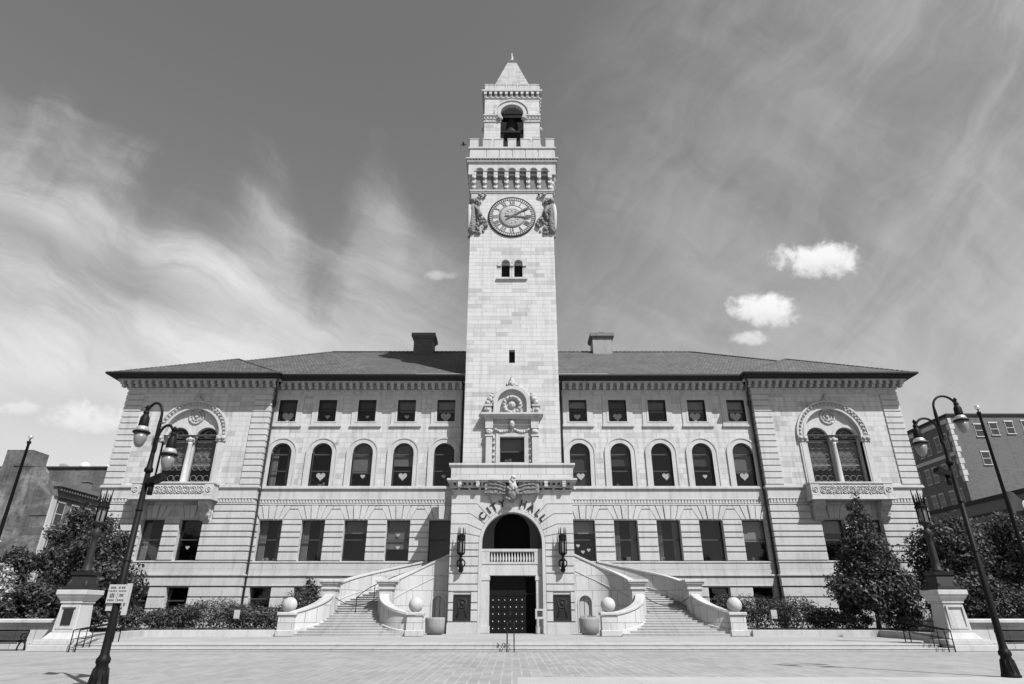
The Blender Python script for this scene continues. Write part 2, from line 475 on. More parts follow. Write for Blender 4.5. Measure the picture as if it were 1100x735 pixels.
def window(s, xc, h, z0, z1, yg, arched=False, zs=None, look=None, trans=None, surround=None, sillz=True, yroom=1.4, wall_y=None):
    """glazed sash window: dark frame part with pane, blind and room sub-parts"""
    t = .075
    b = MB(s)
    if arched:
        b.plate(arch(xc, h + .02, z0, zs), [arch(xc, h - t, z0 + t, zs)], yg - .04, yg + .04)
        b.box(xc - h + t, xc + h - t, yg - .06, yg + .05, zs - .14, zs - .02)
        zm = (z0 + zs) / 2 - .1
        b.box(xc - h + t, xc + h - t, yg - .03, yg + .05, zm - .04, zm + .05)
    else:
        b.plate(rect(xc - h - .02, xc + h + .02, z0, z1 + .02), [rect(xc - h + t, xc + h - t, z0 + t, z1 - t)], yg - .04, yg + .04)
        zm = trans if trans else (z0 + z1) / 2
        b.box(xc - h + t, xc + h - t, yg - .03, yg + .05, zm - .04, zm + .05)
    w = b.build('window', 'frame', hall)
    b = MB(s)
    if arched: b.plate(arch(xc, h - t + .01, z0 + t - .01, zs), [], yg - .005, yg + .005)
    else: b.plate(rect(xc - h + t - .01, xc + h - t + .01, z0 + t - .01, z1 - t + .01), [], yg - .005, yg + .005)
    b.build('pane', 'glass', w)
    top = zs + h if arched else z1
    b = MB(s)
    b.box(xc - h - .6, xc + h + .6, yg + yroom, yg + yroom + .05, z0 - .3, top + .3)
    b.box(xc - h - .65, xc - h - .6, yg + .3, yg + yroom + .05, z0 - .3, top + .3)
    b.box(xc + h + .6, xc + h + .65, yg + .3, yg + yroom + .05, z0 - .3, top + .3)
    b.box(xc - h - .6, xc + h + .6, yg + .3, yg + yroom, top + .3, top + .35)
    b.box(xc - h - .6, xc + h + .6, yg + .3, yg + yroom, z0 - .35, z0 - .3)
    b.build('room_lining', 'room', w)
    look = look if look is not None else rnd.choice(['half', 'none', 'half', 'third', 'curt', 'none'])
    if look in ('half', 'third', 'full', 'low'):
        zt = top
        zb = {'half': z0 + (zt - z0) * .48, 'third': z0 + (zt - z0) * .68, 'full': z0 + .12, 'low': z0 + (zt - z0) * .3}[look]
        b = MB(s); b.box(xc - h - .1, xc + h + .1, yg + .16, yg + .175, zb, zt + .1)
        b.build('blind', rnd.choice(['blind', 'blind_dark', 'blind_pale', 'blind_dark', 'blind']), w)
    if look == 'curt':
        b = MB(s)
        n = 24
        for sd in (-1, 1):
            pth = []; 
            x0 = xc + sd * h; 
            for i in range(n): pth.append((x0 - sd * h * .55 * i / (n - 1), yg + .25 + .035 * math.sin(i * 1.7)))
            b.sweepwall(pth, .01, [z0] * n, [top + .05] * n)
        b.build('curtain', 'curtain', w)
    if rnd.random() < .55:
        # things standing on the sill inside
        b = MB(s); zz = z0
        for q in range(rnd.randint(1, 3)):
            u = xc + rnd.uniform(-.75, .6) * h; wd_ = rnd.uniform(.12, .35); hh = rnd.uniform(.15, .5)
            b.box(u, u + wd_, yg + .2, yg + .4, zz - .02, zz + hh)
        b.build('sill_objects', rnd.choice(['curtain', 'blind_pale', 'blind']), w)
    return w

# ---- main wings
for s in (-1, 1):
    holes = []
    for x in WX:
        holes.append(rect(x - .82, x + .82, 17.6, 19.65))
        holes.append(arch(x, .9, 11.78, 14.72))
        holes.append(rect(x - 1.0, x + 1.0, 5.63, 8.93))
        holes.append(rect(x - .88, x + .88, 1.6, 3.62))
    b = MB(s); b.plate(rect(4.0, 22.2, ZB, 21.4), holes, YW, YW + .5)
    b.build('wall', 'ashlar', hall)
    # rusticated ground storey and basement courses
    b = MB(s)
    for z0, z1 in ((5.63, 6.34), (6.34, 6.77), (6.77, 7.48), (7.48, 7.93), (7.93, 8.54), (8.54, 8.96)):
        for a, c in split(4.75, 21.9, [(x - 1.0, x + 1.0) for x in WX]):
            if c - a > .1: b.box(a, c, YW - .12, YW + .002, z0 + .05, z1 - .05)
    for z0, z1 in ((.28, 1.1), (1.1, 2.0), (2.0, 2.86), (2.86, 3.68)):
        for a, c in split(4.75, 21.9, [(x - .88, x + .88) for x in WX] if z1 > 1.7 else []):
            b.box(a, c, YW - .12, YW + .002, z0 + .05, z1 - .05)
    b.build('rusticated_course', 'rust', hall, bevel=.025)
    # flat arch stones above the ground windows
    b = MB(s)
    zb, zt = 8.99, 10.12
    for x in WX:
        bx = [-1.0, -.62, -.24, .24, .62, 1.0]; tx = [-1.62, -.98, -.33, .33, .98, 1.62]
        for i in range(5):
            g = .034; pr = .16 if i == 2 else .09
            ztop = zt if i in (1, 2, 3) else zt - .02
            b.plate([(x + bx[i] + g, zb), (x + bx[i + 1] - g, zb), (x + tx[i + 1] - g, ztop), (x + tx[i] + g, ztop)], [], YW - pr, YW + .002)
    ed = [4.75 - 1.0] + WX + [22.9]
    for i in range(len(ed) - 1):
        a = ed[i] + 1.0 if i else 4.75; c = ed[i + 1] - 1.0 if i < len(ed) - 2 else 21.9
        sa = .5 if i else 0.0; sc = .5 if i < len(ed) - 2 else 0.0
        if c - a < .4: continue
        b.plate([(a + .025, zb), (c - .025, zb), (c - sc * .8 - .025, 9.78), (a + sc * .8 + .025, 9.78)], [], YW - .085, YW + .002)
        a2, c2 = a + sa * 1.0, c - sc * 1.0
        ea, ec = (1 if i else 0), (1 if i < len(ed) - 2 else 0)
        b.plate([(a + ea * .45, 9.86), (c - ec * .45, 9.86), (c - ec * .64, 10.1), (a + ea * .64, 10.1)], [], YW - .085, YW + .002)
    b.build('voussoirs', 'rust', hall, bevel=.02)
    # mouldings
    b = MB(s)
    b.box(4.2, 21.9, YW - .10, YW + .003, 4.98, 5.61); b.box(4.2, 21.9, YW - .16, YW + .003, 5.5, 5.60)
    b.box(4.2, 21.9, YW - .13, YW + .003, 4.60, 4.97); b.box(4.2, 21.9, YW - .27, YW + .003, 4.46, 4.60)
    b.box(4.2, 21.9, YW - .16, YW + .003, 3.74, 4.45); b.box(4.2, 21.9, YW - .2, YW + .003, 3.70, 3.78)
    b.box(4.2, 21.9, YW - .10, YW + .003, 10.17, 10.27)
    b.box(4.2, 21.9, YW - .05, YW + .003, 10.30, 10.62); b.box(4.2, 21.9, YW - .14, YW + .003, 10.62, 10.70)
    b.box(4.2, 21.9, YW - .08, YW + .003, 10.70, 11.45); b.box(4.2, 21.9, YW - .15, YW + .003, 11.45, 11.53)
    b.box(4.2, 21.9, YW - .24, YW + .003, 11.53, 11.66); b.box(4.2, 21.9, YW - .20, YW + .003, 11.66, 11.76)
    b.build('string_course', 'trim', hall, bevel=.015)
    b = MB(s)
    x = 4.85
    while x < 21.8:
        b.plate([(x, 10.32), (x + .15, 10.32), (x + .21, 10.6), (x + .06, 10.6)], [], YW - .115, YW - .04); x += .27
    b.build('leaf_moulding', 'trim', hall)
    b = MB(s)
    b.box(4.0, 21.9, YW - .10, YW + .003, 20.05, 20.17); b.box(4.0, 21.9, YW - .05, YW + .003, 20.17, 20.45)
    b.box(4.0, 21.9, YW - .14, YW + .003, 20.45, 20.57); b.box(4.0, 21.9, YW - .22, YW + .003, 21.2, 21.4)
    x = 4.6
    while x < 21.7:
        b.box(x, x + .3, YW - .72, YW - .1, 20.8, 21.14); b.box(x + .03, x + .27, YW - .5, YW - .1, 20.6, 20.8); x += .63
    b.box(4.0, 21.9, YW - .82, YW + .003, 21.15, 21.24)
    k = 5.0
    while k < 21.5:
        b.ring((k, YW - .06, 20.31), .1, .035, 12, 5); k += 1.2
    b.build('cornice', 'trim', hall)
    # windows
    for i, x in enumerate(WX):
        w = window(s, x, .82, 17.62, 19.65, YW + .3, trans=18.75, look=['half', 'third', 'half', 'half', 'third'][(i * 3 + (s > 0)) % 5])
        b = MB(s); b.plate(rect(x - 1.36, x + 1.36, 17.3, 20.04), [rect(x - .82, x + .82, 17.6, 19.65)], YW - .08, YW + .3)
        b.plate(rect(x - 1.0, x + 1.0, 17.5, 19.83), [rect(x - .82, x + .82, 17.6, 19.65)], YW - .11, YW - .06)
        b.build('surround', 'trim', w)
        b = MB(s); b.box(x - 1.42, x + 1.42, YW - .17, YW + .0, 17.12, 17.3)
        b.build('sill', 'trim', w)
        w = window(s, x, .9, 11.8, 15.6, YW + .34, True, 14.72, look=['none', 'curt', 'half', 'full', 'low', 'half', 'none'][(i * 2 + (3 if s > 0 else 0)) % 7])
        b = MB(s); b.plate(arch(x, 1.3, 11.77, 14.72, 20), [arch(x, .9, 11.8, 14.72)], YW - .07, YW + .34)
        b.plate(arch(x, 1.42, 11.77, 14.72, 20), [arch(x, 1.28, 11.78, 14.72, 20)], YW - .13, YW + .0)
        b.build('surround', 'trim', w)
        window(s, x, 1.0, 5.63, 8.93, YW + .42, trans=7.35, look=['none', 'curt', 'low', 'none', 'third', 'half', 'curt'][(i * 2 + (4 if s > 0 else 0)) % 7])
        b = window(s, x, .88, 1.6, 3.62, YW + .4, trans=2.75, look='none')
# ---- end pavilions
PC = 28.55
for s in (-1, 1):
    bigarch = arch(PC, 2.45, 11.78, 16.15, 24)
    gx = [PC - 1.6, PC + 1.6]
    holes = [bigarch] + [rect(x - .97, x + .97, 5.63, 8.9) for x in gx] + [rect(x - .9, x + .9, 1.6, 3.6) for x in gx]
    b = MB(s); b.plate(rect(21.95, 35.1, ZB, 21.4), holes, YP, YP + .5)
    b.box(21.95, 22.4, YP + .5, YP + 1.2, ZB, 21.4)
    b.box(34.6, 35.1, YP + .5, 81, ZB, 21.4)
    b.build('pavilion_wall', 'ashlar', hall)
    b = MB(s)
    for z0, z1 in ((5.63, 6.34), (6.34, 6.77), (6.77, 7.48), (7.48, 7.93), (7.93, 8.54), (8.54, 8.96), (8.96, 9.55), (9.55, 10.12)):
        cuts = [(x - .97, x + .97) for x in gx] if z1 < 9 else [(PC - 3.3, PC + 3.3)]
        for a, c in split(21.83, 35.22, cuts):
            b.box(a, c, YP - .12, YP + .002, z0 + .05, z1 - .05)
        b.box(21.83, 21.952, YP + .003, YW + .1, z0 + .035, z1 - .035)
        b.box(35.098, 35.22, YP + .003, YP + 3, z0 + .035, z1 - .035)
    for z0, z1 in ((.28, 1.1), (1.1, 2.0), (2.0, 2.86), (2.86, 3.68)):
        for a, c in split(21.83, 35.22, [(x - .9, x + .9) for x in gx] if z1 > 1.7 else []):
            b.box(a, c, YP - .12, YP + .002, z0 + .05, z1 - .05)
        b.box(21.83, 21.952, YP + .003, YW + .1, z0 + .045, z1 - .045)
    # fan of stones above the paired windows
    for x in gx:
        bx = [-.97, -.6, -.22, .22, .6, .97]; tx = [-1.6, -.95, -.32, .32, .95, 1.6]
        for i in range(5):
            b.plate([(x + bx[i] + .022, 8.99), (x + bx[i + 1] - .022, 8.99), (x + tx[i + 1] - .022, 10.1), (x + tx[i] + .022, 10.1)], [], YP - (.15 if i == 2 else .085), YP + .002)
    b.build('rusticated_course', 'rust', hall, bevel=.025)
    # quoins
    b = MB(s)
    z = 11.82; 
    while z < 19.9:
        z1 = min(z + .545, 20.0)
        b.box(21.87, 23.45, YP - .1, YP + .0, z + .04, z1 - .04)
        b.box(21.87, 21.955, YP + .003, YW + .1, z + .04, z1 - .04)
        z += .545
    b.build('quoins', 'rust', hall, bevel=.025)
    b = MB(s)
    z = 11.82
    while z < 19.9:
        z1 = min(z + .545, 20.0)
        b.box(33.6, 35.19, YP - .1, YP + .0, z + .04, z1 - .04)
        b.box(35.095, 35.19, YP + .003, YP + 1.6, z + .04, z1 - .04)
        z += .545
    b.build('quoins', 'rust', hall, bevel=.025)
    # mouldings, wrapped round the corners
    b = MB(s)
    def band(pr, z0, z1, cut=None):
        for a, c in split(21.95 - pr, 35.1 + pr, cut or []): b.box(a, c, YP - pr, YP + .003, z0, z1)
        b.box(21.95 - pr, 21.953, YP + .004, YW + .1, z0, z1); b.box(35.097, 35.1 + pr, YP + .004, YP + 6, z0, z1)
    bal = [(PC - 3.3, PC + 3.3)]
    for pr, z0, z1 in ((.10, 4.98, 5.5), (.16, 5.5, 5.6), (.13, 4.6, 4.97), (.27, 4.46, 4.6), (.16, 3.78, 4.45), (.2, 3.7, 3.775)): band(pr, z0, z1)
    for pr, z0, z1 in ((.10, 10.17, 10.27), (.05, 10.3, 10.62), (.14, 10.62, 10.7), (.08, 10.7, 11.45), (.15, 11.45, 11.53), (.24, 11.53, 11.66), (.2, 11.66, 11.76)): band(pr, z0, z1, bal)
    b.build('string_course', 'trim', hall, bevel=.015)
    b = MB(s)
    x = 22.0
    while x < 35:
        if abs(x - PC) > 3.45: b.plate([(x, 10.32), (x + .15, 10.32), (x + .21, 10.6), (x + .06, 10.6)], [], YP - .115, YP - .04)
        x += .27
    b.build('leaf_moulding', 'trim', hall)
    b = MB(s)
    for pr, z0, z1 in ((.10, 20.05, 20.17), (.05, 20.17, 20.45), (.14, 20.45, 20.57), (.22, 21.24, 21.4), (.82, 21.15, 21.24)): band(pr, z0, z1)
    x = 21.5
    while x < 35.6:
        b.box(x, x + .3, YP - .72, YP - .1, 20.8, 21.14); b.box(x + .03, x + .27, YP - .5, YP - .1, 20.6, 20.8); x += .63
    y = YP
    while y < YP + 8:
        b.box(35.2, 35.82, y, y + .3, 20.8, 21.14); y += .63
    k = 22.6
    while k < 35:
        b.ring((k, YP - .06, 20.31), .1, .035, 12, 5); k += 1.2
    b.build('cornice', 'trim', hall)
    # the great double window
    b = MB(s)
    cx = [PC - 1.27, PC + 1.27]
    b.plate(arch(PC, 2.5, 11.78, 16.15, 24), [arch(x, .98, 11.8, 15.98, 16) for x in cx], YP + .3, YP + .55)
    wdw = b.build('window', 'trim', hall)
    b = MB(s)
    b.plate(arch(PC, 2.78, 16.15, 16.15, 30), [arch(PC, 2.44, 16.16, 16.15, 30)], YP - .06, YP + .3)
    b.plate(arch(PC, 3.22, 16.15, 16.15, 30), [arch(PC, 3.06, 16.16, 16.15, 30)], YP - .2, YP + .0)
    b.plate(arch(PC, 2.62, 16.15, 16.15, 30), [arch(PC, 2.46, 16.16, 16.15, 30)], YP - .13, YP + .0)
    for x in (-1, 1): b.box(PC + x * 2.78 - .33, PC + x * 2.78 + .33, YP - .12, YP + .3, 11.78, 15.6)
    for x in (-1, 1): b.box(PC + x * 2.78 - .2, PC + x * 2.78 + .2, YP - .16, YP, 11.9, 15.5)
    for x in cx: 
        b.plate(arch(x, 1.22, 15.98, 15.98, 20), [arch(x, .98, 15.99, 15.98, 20)], YP + .2, YP + .35)
    b.build('surround', 'trim', wdw)
    b = MB(s)
    b.plate(arch(PC, 3.07, 16.15, 16.15, 30), [arch(PC, 2.77, 16.16, 16.15, 30)], YP - .12, YP + .0)
    for i in range(26):
        a = PI * (i + .5) / 26
        b.ball((PC + 2.92 * math.cos(a), YP - .14, 16.15 + 2.92 * math.sin(a)), .11, 8)
    for x in (-1, 1):
        b.box(PC + x * 2.78 - .42, PC + x * 2.78 + .42, YP - .22, YP + .3, 15.6, 16.15)
        b.ball((PC + x * 2.6, YP - .2, 15.88), .2, 8); b.ball((PC + x * 2.98, YP - .2, 15.88), .2, 8)
    b.box(PC - .36, PC + .36, YP + .05, YP + .5, 15.55, 16.0)
    b.ball((PC, YP + .05, 15.8), .25, 10); b.ball((PC - .25, YP + .05, 15.8), .16, 8); b.ball((PC + .25, YP + .05, 15.8), .16, 8)
    b.ball((PC, YP - .12, 19.55), .28, 8); b.ball((PC - .25, YP - .1, 19.42), .18, 8); b.ball((PC + .25, YP - .1, 19.42), .18, 8); b.ball((PC, YP - .1, 19.85), .16, 8)
    b.build('carved_band', 'carved', wdw)
    b = MB(s)
    b.lathe((PC, YP + .15, 11.8), [(.3, 0), (.3, .25), (.23, .35), (.22, 2.0), (.19, 3.6), (.24, 3.75)], 16)
    b.build('column', 'trim', wdw)
    b = MB(s)
    b.ring((PC, YP + .28, 17.95), .62, .1, 28, 6); b.ring((PC, YP + .28, 17.95), .36, .07, 20, 6); b.ball((PC, YP + .28, 17.95), .16, 10)
    for i in range(10):
        a = 2 * PI * i / 10; b.ball((PC + .5 * math.cos(a), YP + .28, 17.95 + .5 * math.sin(a)), .07, 6)
    b.build('medallion', 'carved', wdw)
    b = MB(s)
    for x in cx:
        b.plate(arch(x, .99, 11.8, 15.98, 16), [arch(x, .9, 11.9, 15.98, 16)], YP + .42, YP + .5)
        b.box(x - .9, x + .9, YP + .43, YP + .5, 15.72, 15.84); b.box(x - .9, x + .9, YP + .43, YP + .5, 13.55, 13.62)
        # leaded lights: rings between lead bars
        for r_ in range(4):
            for c_ in range(3): b.ring((x - .56 + .56 * c_, YP + .46, 12.2 + r_ * .95 + .25), .25, .026, 16, 4)
        b.ring((x, YP + .47, 16.35), .3, .02, 16, 4)
    b.build('leaded_frame', 'lead', wdw)
    b = MB(s)
    for x in cx: b.plate(arch(x, .93, 11.85, 15.98, 16), [], YP + .475, YP + .485)
    b.build('pane', 'glass', wdw)
    b = MB(s)
    for x in cx: b.box(x - .9, x + .9, YP + .62, YP + .635, 13.3, 15.75)
    b.build('blind', 'blind', wdw)
    b = MB(s); b.box(PC - 3, PC + 3, YP + 1.9, YP + 1.95, 11.3, 18); b.box(PC - 3, PC + 3, YP + .56, YP + 1.9, 11.4, 11.45)
    b.box(PC - 3.05, PC - 3, YP + .56, YP + 1.95, 11.3, 18); b.box(PC + 3, PC + 3.05, YP + .56, YP + 1.95, 11.3, 18); b.box(PC - 3, PC + 3, YP + .56, YP + 1.9, 18, 18.05)
    b.build('room_lining', 'room', wdw)
    # balcony with scrolled panel on consoles
    b = MB(s)
    yb = YP - 1.25
    b.box(PC - 3.55, PC + 3.55, yb - .1, YP, 10.36, 10.5); b.box(PC - 3.45, PC + 3.45, yb, YP, 10.5, 10.72)
    b.box(PC - 3.4, PC + 3.4, yb + .08, yb + .3, 10.72, 11.68)
    for x in (-1, 1): b.box(PC + x * 3.25 - .15, PC + x * 3.25 + .15, yb + .3, YP, 10.72, 11.68)
    b.box(PC - 3.5, PC + 3.5, yb, yb + .4, 11.68, 11.84)
    for x in (-1, 1): b.box(PC + x * 3.3 - .2, PC + x * 3.3 + .2, yb + .4, YP, 11.68, 11.84)
    for x in (-3.08, -1.55, 1.55, 3.08): b.box(PC + x - .32 * (abs(x) > 2) - .05, PC + x + .32 * (abs(x) > 2) + .05, yb + .03, yb + .1, 10.74, 11.66)
    bal_o = b.build('balcony', 'trim', hall, bevel=.015)
    b = MB(s)
    for i in range(9):
        x = PC - 2.4 + .6 * i
        b.ring((x, yb + .06, 11.2), .27, .06, 18, 6); b.ring((x, yb + .06, 11.2), .12, .05, 12, 6)
        b.ball((x + .3, yb + .06, 11.46), .08, 6); b.ball((x + .3, yb + .06, 10.94), .08, 6)
    for x in (-3.08, 3.08): b.ring((PC + x, yb + .03, 11.2), .2, .06, 16, 6); b.ball((PC + x, yb + .03, 11.2), .09, 8)
    b.build('scroll_panel', 'carved', bal_o)
    for x in (-2.75, 2.75):
        b = MB(s)
        prof = [(YP, 8.75), (YP - .3, 8.8), (YP - .5, 9.1), (YP - .55, 9.5), (YP - .85, 9.8), (YP - 1.1, 10.0), (YP - 1.15, 10.35), (YP, 10.35)]
        n = len(prof)
        vs = [(PC + x - .42, p[0], p[1]) for p in prof] + [(PC + x + .42, p[0], p[1]) for p in prof]
        b._add(vs, [tuple(range(n)), tuple(reversed(range(n, 2 * n)))] + [(i, (i + 1) % n, (i + 1) % n + n, i + n) for i in range(n)])
        b.build('console', 'carved', bal_o, bevel=.03)
    for x, lk in zip(gx, ('none', 'curt')):
        window(s, x, .97, 5.63, 8.9, YP + .45, trans=7.3, look=lk if s < 0 else 'third')
        window(s, x, .9, 1.6, 3.6, YP + .4, trans=2.6, look='none')
    # rain pipe in the re-entrant corner
    b = MB(s)
    px_ = 21.72
    b.tube([(px_ - .7, YP - 1.2, 21.3), (px_ - .3, YP - .8, 20.9), (px_ - .02, YP + .3, 20.3), (px_, YP + .32, 19.5), (px_, YP + .32, 10), (px_, YP + .32, .6)], .085, 8)
    b.lathe((px_, YP + .32, 19.0), [(.1, 0), (.17, .2), (.17, .45), (.1, .5)], 8)
    for z in (15.8, 13, 11, 8, 4.6, 2.2): b.lathe((px_, YP + .32, z), [(.11, 0), (.11, .12)], 8)
    b.build('rain_pipe', 'copper', hall)
    b = MB(s)
    b.tube([(4.55, YW - .9, 21.3), (4.5, YW - .14, 20.4), (4.5, YW - .14, 13.0)], .08, 8)
    b.build('rain_pipe', 'copper', hall)
# ---- side and back walls
b = MB(); b.box(-34.6, 34.6, 80.5, 81, ZB, 21.4); b.build('back_wall', 'ashlar', hall)
# ---- roof
EZ = 21.45
def hip(bb, x0, x1, y0, y1, z, sl):
    run = (y1 - y0) / 2; zr = z + run * sl
    bb._add([(x0, y0, z), (x1, y0, z), (x1, y1, z), (x0, y1, z), (x0 + run, y0 + run, zr), (x1 - run, y0 + run, zr)],
            [(0, 1, 5, 4), (1, 2, 5), (2, 3, 4, 5), (3, 0, 4), (3, 2, 1, 0)])
    return zr
b = MB()
SL = .571; Y0, Y1, XE = 52.2, 82.0, 36.1
zr = hip(b, -XE, XE, Y0, Y1, EZ, SL)
PX0, PX1, PY0 = 20.8, 36.3, 51.6; rr = (PX1 - PX0) / 2
for s in (-1, 1):
    # pavilion roofs: a hip standing slightly forward of the main slope
    c = [(s * PX0, PY0, EZ), (s * PX1, PY0, EZ), (s * PX1, 70, EZ), (s * PX0, 70, EZ)]
    ap = (s * (PX0 + rr), PY0 + rr, EZ + rr * SL + .02); ap2 = (s * (PX0 + rr), 62, EZ + rr * SL + .02)
    b._add(c + [ap, ap2], [(0, 1, 4), (1, 2, 5, 4), (3, 0, 4, 5), (2, 3, 5)])
roof = b.build('roof', 'roof', hall)
# ridge and hip tiles
b = MB()
def tiles(p, q, r=.13, step=.42):
    p, q = Vector(p), Vector(q); n = int((q - p).length / step)
    b.tube([p, q], r * .7, 6)
    for i in range(n):
        c = p.lerp(q, (i + .5) / n); b.ball((c.x, c.y, c.z), r, 6)
run = (Y1 - Y0) / 2
tiles((-XE + run, Y0 + run, zr + .05), (XE - run, Y0 + run, zr + .05), .15, .5)
for s in (-1, 1):
    tiles((s * XE, Y0, EZ), (s * (XE - run), Y0 + run, zr + .05))
    tiles((s * PX1, PY0, EZ), (s * (PX0 + rr), PY0 + rr, EZ + rr * SL + .03)); tiles((s * PX0, PY0, EZ), (s * (PX0 + rr), PY0 + rr, EZ + rr * SL + .03))
b.build('ridge_tiles', 'roof', roof)
# eaves: soffit and gutter
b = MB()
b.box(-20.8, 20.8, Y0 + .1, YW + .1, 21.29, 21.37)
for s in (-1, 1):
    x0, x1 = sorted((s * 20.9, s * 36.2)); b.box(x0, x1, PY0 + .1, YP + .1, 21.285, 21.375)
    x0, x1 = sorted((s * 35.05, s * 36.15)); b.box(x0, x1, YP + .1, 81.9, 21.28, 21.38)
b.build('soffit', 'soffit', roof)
b = MB()
b.tube([(-20.7, Y0 - .03, 21.42), (20.7, Y0 - .03, 21.42)], .13, 8)
for s in (-1, 1):
    b.tube([(s * 20.75, Y0 + .3, 21.43), (s * 20.75, PY0 - .05, 21.43), (s * 36.35, PY0 - .05, 21.43), (s * 36.35, 81.9, 21.43)], .13, 8)
b.build('gutter', 'copper', roof)
b = MB()
for s in (-1, 1):
    x0, x1 = s * 8.8, s * 4.25
    b._add([(x0, Y0 + .03, EZ + .05), (x1, Y0 + .03, EZ + .05), (x1, Y0 + .5, EZ + .32), (x0, Y0 + .5, EZ + .32)], [(0, 1, 2, 3)])
b.build('flashing', 'flash', roof)
for x, mt in ((-10.4, 'brick2'), (10.6, 'concrete')):
    b = MB(); b.box(x - 1.12, x + 1.12, 66.0, 68.2, 28.5, 31.3)
    ch = b.build('chimney', mt, roof)
    b = MB(); b.box(x - 1.25, x + 1.25, 65.87, 68.33, 31.3, 31.5); b.box(x - 1.4, x + 1.4, 65.72, 68.48, 31.5, 31.9); b.build('chimney_cap', 'dark_and_shade', roof)
    if x > 0:
        b = MB(); b.lathe((x, 67.1, 31.9), [(.5, 0), (.5, .3), (.75, .35), (.1, .6)], 10); b.build('chimney_cowl', 'copper', roof)

# ---- tower
TC = 56.2; TH = 4.2
def side(k): return Matrix.Translation((0, TC, 0)) @ Matrix.Rotation(k * PI / 2, 4, 'Z')
b = MB()
holes = [rect(-1.05, 1.05, 13.4, 15.62), rect(-.27, .27, 22.55, 23.85), arch(-.62, .4, 31.45, 33.0, 12), arch(.62, .4, 31.45, 33.0, 12)]
b.plate(rect(-TH, TH, 10.9, 45.4), holes, YT, YT + .6)
b.box(-TH, -TH + .5, YT + .6, TC + TH, ZB, 45.4); b.box(TH - .5, TH, YT + .6, TC + TH, ZB, 45.4)
b.box(-TH + .5, TH - .5, TC + TH - .5, TC + TH, ZB, 45.4)
tower = b.build('tower', 'tower', hall)
# corbel table with seven little arches on each face
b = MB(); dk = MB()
for k in range(4):
    b.xf = side(k); dk.xf = side(k); od = k % 2
    pitch = 8.3 / 7.35
    v1 = -TH - .36
    hol = [arch((i - 3) * pitch, .36, 43.63, 44.02, 12) for i in range(7)]
    e = 4.17 if od else 4.56
    b.plate([(-e, 43.62), (e, 43.62), (e, 45.15), (-e, 45.15)], hol, v1, -TH + .02)
    for i in range(7):
        u = (i - 3) * pitch
        b.plate(arch(u, .56, 44.02, 44.02, 14), [arch(u, .42, 44.03, 44.02, 14)], v1 - .07, v1 + .0)
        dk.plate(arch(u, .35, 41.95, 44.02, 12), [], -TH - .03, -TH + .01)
    for i in range(8):
        u = (i - 3.5) * pitch
        for z0, z1, pr in ((41.95, 42.45, .14), (42.5, 43.05, .24), (43.1, 43.62, .35)):
            b.box(u - .21, u + .21, -TH - pr, -TH + .02, z0 + .15, z1)
            b.ball((u, -TH - pr + .1, z0 + .14), .2, 8)
    e = -.12 if od else 0
    b.box(-4.3 - e, 4.3 + e, -TH - .1, -TH + .02, 41.5, 41.62); b.box(-4.36 - e, 4.36 + e, -TH - .16, -TH + .02, 41.66, 41.82)
b.xf = None
ct = b.build('corbel_table', 'trim', tower)
dk.build('corbel_shade_panel', 'dark_and_shade', tower)  # dark panels that put shade between the corbels into the colour
b = MB()
for k in range(4):
    b.xf = side(k); od = k % 2
    e = 4.2 if od else 4.5
    b.box(-e, e, -4.5, -4.2, 45.15, 47.0)
    e = 4.38 if od else 4.75
    b.box(-e, e, -4.75, -4.4, 45.15, 45.28)
    u = -4.6
    while u < 4.5:
        if not od or abs(u + .08) < 4.3: b.box(u, u + .16, -4.78, -4.45, 45.28, 45.46)
        u += .31
    e = 4.38 if od else 4.88
    b.box(-e, e, -4.88, -4.4, 45.46, 45.6)
    for x0, x1 in ((-4.5, -2.8), (-2.68, -1.44), (-1.32, -.06), (.06, 1.32), (1.44, 2.68), (2.8, 4.5)):
        b.box(max(x0, -4.48), min(x1, 4.48), -4.56, -4.49, 45.75, 46.85)
    e = 4.14 if od else 4.65
    b.box(-e, e, -4.65, -4.15, 47.0, 47.22)
    for x0, x1 in ((-4.52, -3.6), (-3.13, -2.25), (-1.87, -.95), (-.45, .45), (.9, 1.85), (2.2, 3.05), (3.6, 4.52)):
        if od: x0, x1 = max(x0, -4.17), min(x1, 4.17)
        b.box(x0, x1, -4.52, -4.22, 47.22, 48.3); b.box(x0 - (0 if od else .04), x1 + (0 if od else .04), -4.56, -4.18, 48.3, 48.42)
b.xf = None
b.box(-4.19, 4.19, TC - 4.19, TC + 4.19, 45.2, 46.2)
b.build('parapet', 'trim', tower, bevel=.012)
